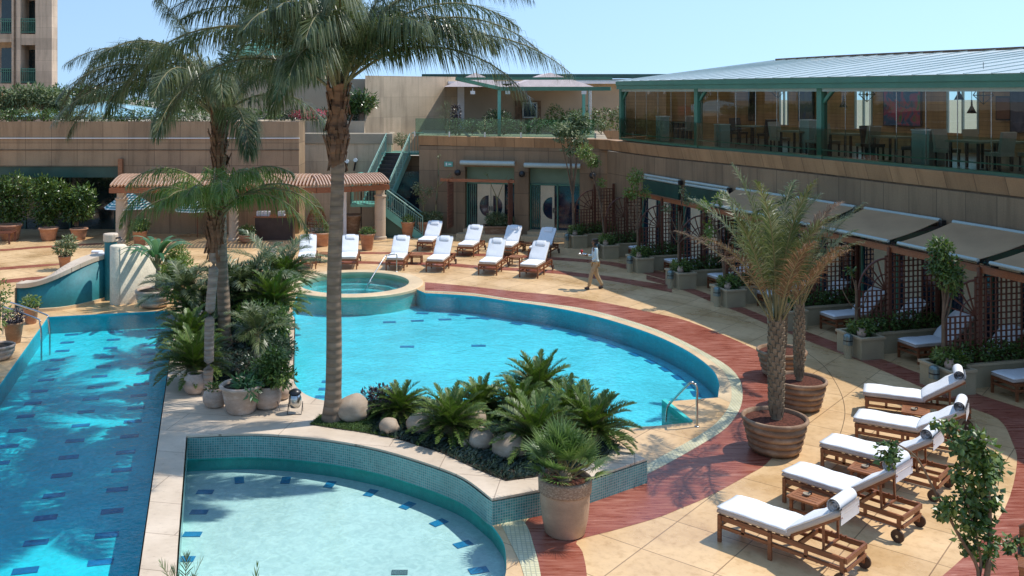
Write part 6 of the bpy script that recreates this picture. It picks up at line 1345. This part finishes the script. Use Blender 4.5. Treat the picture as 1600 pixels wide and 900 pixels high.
tp_ = thing('terrace_canopy', 'green framed canopy with pale pitched roofs over the upper terrace', 'canopy', (4, 50, 4.7))
m = MB()
for x, y in ((V(780, 150, 46.3).x, 46.3), (V(912, 150, 50).x, 50)): m.bar((x, y, 4.7), (x, y, 7.0), .15, .15, (0, 1, 0))
par(m.build('post', M['green_light']), tp_)
m = MB(); m.bar((V(722, 120, 46.3).x - .3, 44.8, 7.5), (V(780, 140, 46.3).x, 46.3, 7.05), .12, .16); m.bar((V(780, 140, 46.3).x, 46.3, 7.03), (7.6, 44.8, 7.03), .14, .18); m.bar((V(722, 120, 46.3).x - .3, 44.8, 7.5), (7.5, 43.8, 7.5), .12, .12); m.bar((2.4, 46.3, 7.05), (2.4, 54, 7.3), .1, .14); par(m.build('beam', M['green']), tp_)
M['pinkroof'] = vary('pale_pink_roof_tiles', (.62, .50, .46), .7, 3, .1, 40)
for xa, xb in ((3.2, 7.6), (-.2, 3.1)):
    m = MB(); xm = (xa + xb) / 2; m.add([(xa, 50, 7.15), (xb, 50, 7.15), (xb, 56, 7.15), (xa, 56, 7.15), (xm, 50.6, 7.15 + .75), (xm, 56, 7.9)], [(0, 1, 4), (0, 4, 5, 3), (1, 2, 5, 4)]); par(m.build('pitched_roof', M['pinkroof']), tp_)
for xx, lab in ((1.2, 'left'), (2.9, 'middle'), (6.6, 'right')):
    q = thing('canopy_floodlight', 'small white floodlight box under the %s part of the terrace canopy' % lab, 'lamp', (xx, 46.6, 6.85), 0, 'floodlights under the terrace canopy'); m = MB(); m.box((0, 0, 0), (.22, .16, .16)); m.build('housing', M['cloth'], q); m = MB(); m.bar((0, 0, .08), (0, 0, .2), .03, .03, (0, 1, 0)); m.build('bracket', M['steel'], q)
q = thing('drain_pipe', 'silver vertical pipe beside the right end of the terrace canopy', 'pipe', (V(914, 150, 50).x + .25, 50, 4.7)); m = MB(); m.tube([(0, 0, 0), (0, 0, 2.3)], .09, 12); m.build('tube', M['steel'], q)
bb = box_building('long_roof_block', 'long dark edged roof of the building behind the upper terrace', -1.5, 16, 66, 80, 3, 7.75, 'tower'); m = MB(); m.box((7.2, 66, 7.95), (18, .6, .3)); par(m.build('dark_roof_edge', M['green_dark']), bb); m = MB(); m.box((8, 64.8, 7.55), (15, 1.0, .22)); par(m.build('blue_glazing', M['roofwhite']), bb)
gr = thing('glass_balustrade', 'green glass balustrade on the parapet above the doorways', 'balustrade', (*bk(4, .0), 4.72), math.atan2(U_.y, U_.x))
m = MB()
for k in range(5): m.box((-3.3 + k * 1.75, 0, .45), (1.68, .02, .85))
m.build('glass_panels', M['glass_rail'], gr); m = MB()
for k in range(6): m.box((-4.17 + k * 1.75, 0, .12), (.08, .1, .25))
m.build('clamps', M['steel'], gr)
def hedge(label, x0, x1, y, z, h, d, n, mat, seed, cat='hedge', L_=.14, w=.06):
    g = random.Random(seed); t = thing('hedge', label, cat, ((x0 + x1) / 2, y, z)); mb = MB(); k = max(1, int((x1 - x0) / .8)); bl = [(x0 + (x1 - x0) * (i + .5) / k - (x0 + x1) / 2, 0, h * .55 + g.uniform(-.05, .08), (x1 - x0) / k * .65, d, h * g.uniform(.42, .58)) for i in range(k)]; leafcloud(mb, bl, n, L_, w, g, .6, .1, .6); mb.build('foliage', M[mat], t)
    m = MB(); 
    for q in bl: m.tube([(q[0], 0, 0), (q[0], 0, h * .6)], .02, 5)
    m.build('stems', M['bark'], t); return t
hedge('pale leaved row of plants behind the terrace glass', .0, 8.0, 47.6, 4.75, .75, .3, 2600, 'variegated', 1, 'plants'); hedge('clipped dark hedge right of the terrace window', 5.2, 9.5, 50.5, 4.75, 1.25, .4, 2600, 'shrub', 2)
shrub('round_topiary', 'dark clipped shrub behind the green terrace post', 'shrub', V(777, 180, 49.5).x, 49.5, 4.75, [(0, 0, .75, .75, .5, .5)], 1300, .12, .05, 'shrub_dark', 3, 3); shrub('bronze_plant', 'dark burgundy plant with pale spots at the corner of the terrace', 'plant', V(712, 170, 48.5).x, 48.5, 4.9, [(0, 0, .9, .25, .2, .5), (.1, 0, .5, .25, .2, .3)], 260, .16, .08, 'purple', 4, 2)
shrub('wispy_shrub', 'dry wispy shrub at the left end of the terrace glass', 'shrub', V(697, 170, 49).x, 49, 4.75, [(0, 0, .9, .5, .3, .7)], 260, .35, .012, 'variegated', 5, 9)
shrub('stair_top_shrub', 'small shrub between the two upper stair rails', 'shrub', V(628, 222, 50).x, 50.2, 3.9, [(0, 0, .5, .45, .3, .35)], 420, .12, .04, 'variegated', 6, 3)
# planting along the left parapet and trees behind
for k in range(6):
    hedge('%s stretch of pale flowering plants on the left parapet' % ('first', 'second', 'third', 'fourth', 'fifth', 'sixth')[k], -24.5 + k * 2.7, -21.8 + k * 2.7, 46.95, 5.4, .5 + .12 * (k % 2), .35, 750, ('variegated', 'shrub')[k % 2], 10 + k, 'plants', .16, .06)
hedge('red flowering bougainvillea in front of the recessed wall', -8.2, -6.6, 50.8, 5.35, .55, .3, 500, 'pink', 20, 'flowers', .09, .07); hedge('leafy plants under the bougainvillea', -9.5, -4.6, 51.2, 5.3, .6, .4, 1200, 'shrub_dark', 21, 'plants', .2, .06)
def tree(label, x, y, z, h, blobs, n, L_, w, mat, seed, grp='trees behind the left parapet'):
    g = random.Random(seed); t = thing('leafy_tree', label, 'tree', (x, y, z), 0, grp); limbs = [([(0, 0, 0), (.1, 0, h * .4), (0, 0, h * .75)], .16, .08)] + [([(0, 0, h * .35), (b_[0] * .5, b_[1] * .5, h * .55), (b_[0], b_[1], b_[2])], .08, .03) for b_ in blobs]
    a, l = tree_bits(seed, limbs, blobs, n, L_, w); a.build('trunk', M['bark'], t); l.build('crown', M[mat], t)
for k, (a, Y, z, h, blobs, n, mt, lab) in enumerate(((12, 50, 4.5, 2.6, [(-.6, 0, 2.0, .9, .7, .6), (.5, 0, 2.2, .9, .7, .55), (0, 0, 1.5, .9, .6, .4)], 1500, 'variegated', 'broad pale leaved tree before the tower at the far left'), (66, 50, 4.5, 2.6, [(-.4, 0, 2.2, .8, .7, .6), (.6, 0, 2.0, .9, .7, .6), (1.1, 0, 1.5, .6, .5, .4)], 1500, 'variegated', 'pale leaved tree just right of the tower edge'),
    (112, 56, 4, 3.2, [(-.8, 0, 2.6, 1.2, .9, .7), (.9, 0, 2.5, 1.2, .9, .8)], 1700, 'mango', 'dark round tree left of the glass pyramid'), (140, 60, 3.5, 3.8, [(0, 0, 3.1, 1.3, .9, .8), (1.2, 0, 2.8, 1.0, .9, .6)], 1500, 'shrub', 'dark tree directly behind the glass pyramid'), (262, 58, 3.5, 3.6, [(0, 0, 2.8, 1.6, 1, .9), (2, 0, 2.6, 1.4, 1, .8), (-2, 0, 2.4, 1.4, 1, .8)], 2000, 'mango', 'wide dark tree right of the glass pyramid'), (400, 60, 3.5, 4.2, [(0, 0, 3.6, 1.8, 1, 1.2), (2.4, 0, 3.2, 1.6, 1, 1.1), (-2.4, 0, 3.2, 1.8, 1, 1.2)], 2400, 'mango', 'wide dark tree behind the palm crowns'),
    (563, 50.9, 5.3, 1.6, [(0, 0, 1.1, .9, .5, .6), (-.6, 0, .8, .6, .4, .5)], 900, 'mango', 'large leaved small tree in the recessed planter'))):
    tree(lab, V(a, 150, Y).x, Y, z, h, blobs, n, .30, .09, mt, 400 + k)

# ------------------------------------------------------------------ foreground bush, armchair, frond tips
g = random.Random(77); Yb = 12.9
def fp_(a, b_, dy=0): v = V(a, b_, Yb + dy); return (v.x - 7.1, v.y - Yb, v.z)
fbh = thing('young_tree', 'leafy multi stemmed young tree in the right foreground', 'tree', (7.1, Yb, 0))
limbs = [([(0, 0, 0), fp_(1528, 890), fp_(1500, 840), fp_(1462, 770), fp_(1432, 715), fp_(1400, 693)], .028, .010), ([(0.05, 0, 0), fp_(1545, 880), fp_(1546, 800), fp_(1540, 730), fp_(1528, 690)], .045, .015), ([(.03, 0, 0), fp_(1532, 870), fp_(1515, 800), fp_(1502, 740), fp_(1503, 690)], .022, .008), ([fp_(1545, 850), fp_(1570, 850), fp_(1592, 835)], .012, .005)]
m = MB()
for pts, r0, r1 in limbs: q = smooth_path(pts, 4); m.tube(q, [r0 + (r1 - r0) * i / (len(q) - 1) for i in range(len(q))], 8)
m.build('trunk', M['bark'], fbh); l = MB()
bl = [(1389, 708, 20), (1525, 700, 30), (1500, 690, 20), (1550, 725, 24), (1535, 745, 26), (1500, 740, 14), (1520, 775, 26), (1547, 780, 20), (1485, 790, 20), (1470, 800, 12), (1530, 815, 24), (1512, 850, 16), (1545, 850, 14), (1485, 665, 14), (1465, 660, 10), (1583, 850, 14), (1562, 840, 6), (1540, 872, 14), (1505, 815, 12)]
leafcloud(l, [(*fp_(a, b_, g.uniform(-.15, .2)), r_ * Yb / 1500, .16, r_ * Yb / 1500 * 1.1) for a, b_, r_ in bl], 2000, .10, .075, g, .5, .5, .2); l.build('crown', M['shrub'], fbh)
ac = thing('wooden_armchair', 'dark wooden garden armchair cut by the bottom right corner', 'chair', (7.95, 12.75, 0), R(-30))
for sx in (-.28, .28):
    for sy in (-.27, .27): m = MB(); m.bar((sx, sy, 0), (sx, sy, .62 if sy < 0 else .95), .06, .06, (0, 1, 0)); m.build('leg', M['teak'], ac)
m = MB(); m.box((0, 0, .42), (.6, .58, .05)); m.build('seat', M['teak'], ac)
for sx in (-.29, .29): m = MB(); m.box((sx, -.02, .64), (.08, .66, .045)); m.build('armrest', M['teak'], ac)
m = MB()
for k in range(5): m.bar((-.2 + k * .1, .27, .45), (-.2 + k * .1, .27, .95), .05, .025, (0, 1, 0))
m.tube([(-.3, .27, .93), (-.15, .27, 1.03), (0, .27, 1.06), (.15, .27, 1.03), (.3, .27, .93)], .04, 8); m.build('backrest', M['teak'], ac)
def tips(label, x, y, z, zt, seed, mat):
    t = thing('garden_palm', label, 'palm', (x, y, z)); g = random.Random(seed); mb = MB(); mr = MB(); h = zt - z
    for i in range(5): frond(mb, mr, (0, 0, .1), i * 72 + 20, 78 + g.uniform(-8, 8), h * .98, 22, 9, .16, .012, .2, .3, .55, .010, 1.4, g, 40, 15)
    mb.build('crown', M[mat], t); mr.build('leaf_stalks', M['petiole'], t)
tips('bare looking palm tips poking up at the bottom edge beside the wading pool', -3.22, 11.7, .42, 1.12, 5, 'silver'); tips('small dark frond tip at the bottom edge in the wading pool', -2.06, 9.7, 0, 1.90, 6, 'cycad')

# ------------------------------------------------------------------ the waiter
wt = thing('person', 'waiter in a pale shirt and khaki trousers walking with a tray and a red drink', 'person', (5.14, 33.5, 0), R(180))     # local +x is forward
def skin(name, verts, edges, rad, mat, parent, sub=1, root=0):
    me = bpy.data.meshes.new(name); me.from_pydata(verts, edges, []); o = bpy.data.objects.new(name, me); sc.collection.objects.link(o)
    md = o.modifiers.new('skin', 'SKIN'); sv = me.skin_vertices[0] if me.skin_vertices else None
    if sv is None: me.skin_vertices.new() if hasattr(me.skin_vertices, 'new') else None
    for i, r_ in enumerate(rad): me.skin_vertices[0].data[i].radius = (r_, r_) if not isinstance(r_, tuple) else r_
    me.skin_vertices[0].data[root].use_root = True; s = o.modifiers.new('sub', 'SUBSURF'); s.levels = sub; s.render_levels = sub
    dg = bpy.context.evaluated_depsgraph_get(); bpy.context.view_layer.update(); ev = o.evaluated_get(dg); m2 = bpy.data.meshes.new_from_object(ev); o.modifiers.clear(); o.data = m2
    for p in m2.polygons: p.use_smooth = True
    m2.materials.clear(); m2.materials.append(mat); o.parent = parent; return o
J = {}
v = []; e = []; rd = []
def jt(n, p, r_, frm=None):
    J[n] = len(v); v.append(p); rd.append(r_)
    if frm: e.append((J[frm], J[n]))
jt('pel', (0, 0, .95), (.13, .10)); jt('wai', (.01, 0, 1.08), (.125, .09), 'pel'); jt('che', (.02, 0, 1.30), (.155, .105), 'wai'); jt('nb', (.0, 0, 1.45), (.07, .07), 'che'); jt('nk', (.02, 0, 1.52), .052, 'nb')
jt('h1', (.04, 0, 1.60), (.075, .085), 'nk'); jt('h2', (.045, 0, 1.68), (.08, .095), 'h1'); jt('h3', (.03, 0, 1.73), (.05, .06), 'h2')
for s, nm, elb, wr, fx in ((1, 'l', (.02, .25, 1.12), (.20, .23, 1.02), 1), (-1, 'r', (.06, -.24, 1.13), (.30, -.20, 1.15), 1)):
    jt(nm + 'sh', (.0, s * .18, 1.40), .058, 'che'); jt(nm + 'el', elb, .042, nm + 'sh'); jt(nm + 'wr', wr, .027, nm + 'el'); pd = Vector(wr) - Vector(elb); pd.normalize(); p = Vector(wr) + pd * .06; jt(nm + 'pa', tuple(p), (.036, .018), nm + 'wr')
    for f in range(4):
        q = p + pd * .05 + Vector((0, (f - 1.5) * .019, .002)); jt(nm + 'f%d' % f, tuple(q), .009, nm + 'pa'); jt(nm + 'g%d' % f, tuple(q + pd * (.03, .036, .034, .026)[f] + Vector((0, 0, .012))), .008, nm + 'f%d' % f)
    q = p - pd * .02 + Vector((.01, -s * .035, .01)); jt(nm + 't', tuple(q), .011, nm + 'pa'); jt(nm + 'u', tuple(q + pd * .035 + Vector((0, 0, .01))), .009, nm + 't')
for s, nm, kn, an, toe in ((1, 'l', (.16, .09, .52), (.24, .09, .10), (.40, .10, .05)), (-1, 'r', (-.05, -.09, .50), (-.26, -.09, .12), (-.12, -.10, .03))):
    jt(nm + 'hip', (0, s * .09, .90), .088, 'pel'); jt(nm + 'kn', kn, .058, nm + 'hip'); jt(nm + 'an', an, .038, nm + 'kn'); jt(nm + 'to', toe, .03, nm + 'an')
SK = vary('brown_skin', (.17, .085, .05), .5, 10, .08, 80); skin('body', v, e, rd, SK, wt, 2)
SHT = vary('pale_blue_shirt', (.55, .66, .68), .85, 6, .05, 80); TRS = vary('khaki_trousers', (.42, .31, .18), .85, 6, .06, 80)
vv = [v[J[q]] for q in ('wai', 'che', 'nb', 'lsh', 'lel', 'rsh', 'rel')] + [(0, 0, 1.0)]; lw_ = Vector(v[J['lel']]).lerp(Vector(v[J['lwr']]), .75); rw_ = Vector(v[J['rel']]).lerp(Vector(v[J['rwr']]), .75); vv += [tuple(lw_), tuple(rw_)]
skin('shirt', vv, [(0, 1), (1, 2), (1, 3), (3, 4), (1, 5), (5, 6), (0, 7), (4, 8), (6, 9)], [(.15, .115), (.175, .125), (.075, .075), .078, .06, .078, .06, (.155, .12), .045, .045], SHT, wt, 2)
vv = [v[J[q]] for q in ('pel', 'lhip', 'lkn', 'lan', 'rhip', 'rkn', 'ran')]; skin('trousers', vv, [(0, 1), (1, 2), (2, 3), (0, 4), (4, 5), (5, 6)], [(.145, .115), .105, .078, .062, .105, .078, .062], TRS, wt, 2)
for nm in 'lr':
    a = Vector(v[J[nm + 'an']]); b_ = Vector(v[J[nm + 'to']]); skin('shoe', [tuple(a - Vector((.03, 0, .05))), tuple(a.lerp(b_, .5) - Vector((0, 0, .03))), tuple(b_)], [(0, 1), (1, 2)], [.05, (.045, .045), (.045, .03)], M['black'], wt, 2)
skin('hair', [(.0, 0, 1.66), (.01, 0, 1.75), (-.03, 0, 1.60)], [(0, 1), (0, 2)], [(.09, .10), (.065, .07), (.07, .06)], vary('black_hair', (.01, .009, .008), .5, 30, .3), wt, 2)
m = MB(); m.add([(.12, -.012, 1.635), (.12, .012, 1.635), (.145, 0, 1.615), (.118, 0, 1.67)], [(0, 1, 2), (0, 2, 3), (1, 3, 2)]); m.build('nose', SK, wt)
for s in (-1, 1): m = MB(); m.lathe([(.001, .008), (.01, 0), (.001, -.008)], 8, (.112, s * .032, 1.655)); m.build('eye', M['black'], wt); m = MB(); m.lathe([(.001, .03), (.014, 0), (.001, -.03)], 8, (.03, s * .088, 1.645)); m.build('ear', SK, wt)
m = MB(); m.box((.118, 0, 1.592), (.01, .045, .01)); m.build('mouth', vary('lips', (.16, .06, .05), .5), wt)
ry = thing('serving_tray', 'small round tray carried by the waiter', 'tray', (5.14 - .42, 33.5 + .19, 1.19)); m = MB(); m.lathe([(.001, 0), (.16, 0), (.17, .02), (.16, .02), (.155, .006), (.001, .006)], 20); m.build('plate', M['steel'], ry)
dr_ = thing('red_drink', 'glass of red drink on the waiter\'s tray', 'drink', (5.14 - .45, 33.5 + .18, 1.20)); m = MB(); m.lathe([(.001, 0), (.035, 0), (.045, .14), (.042, .14), (.001, .12)], 14); m.build('glass', vary('red_juice', (.45, .03, .02), .2, 4, .1), dr_)
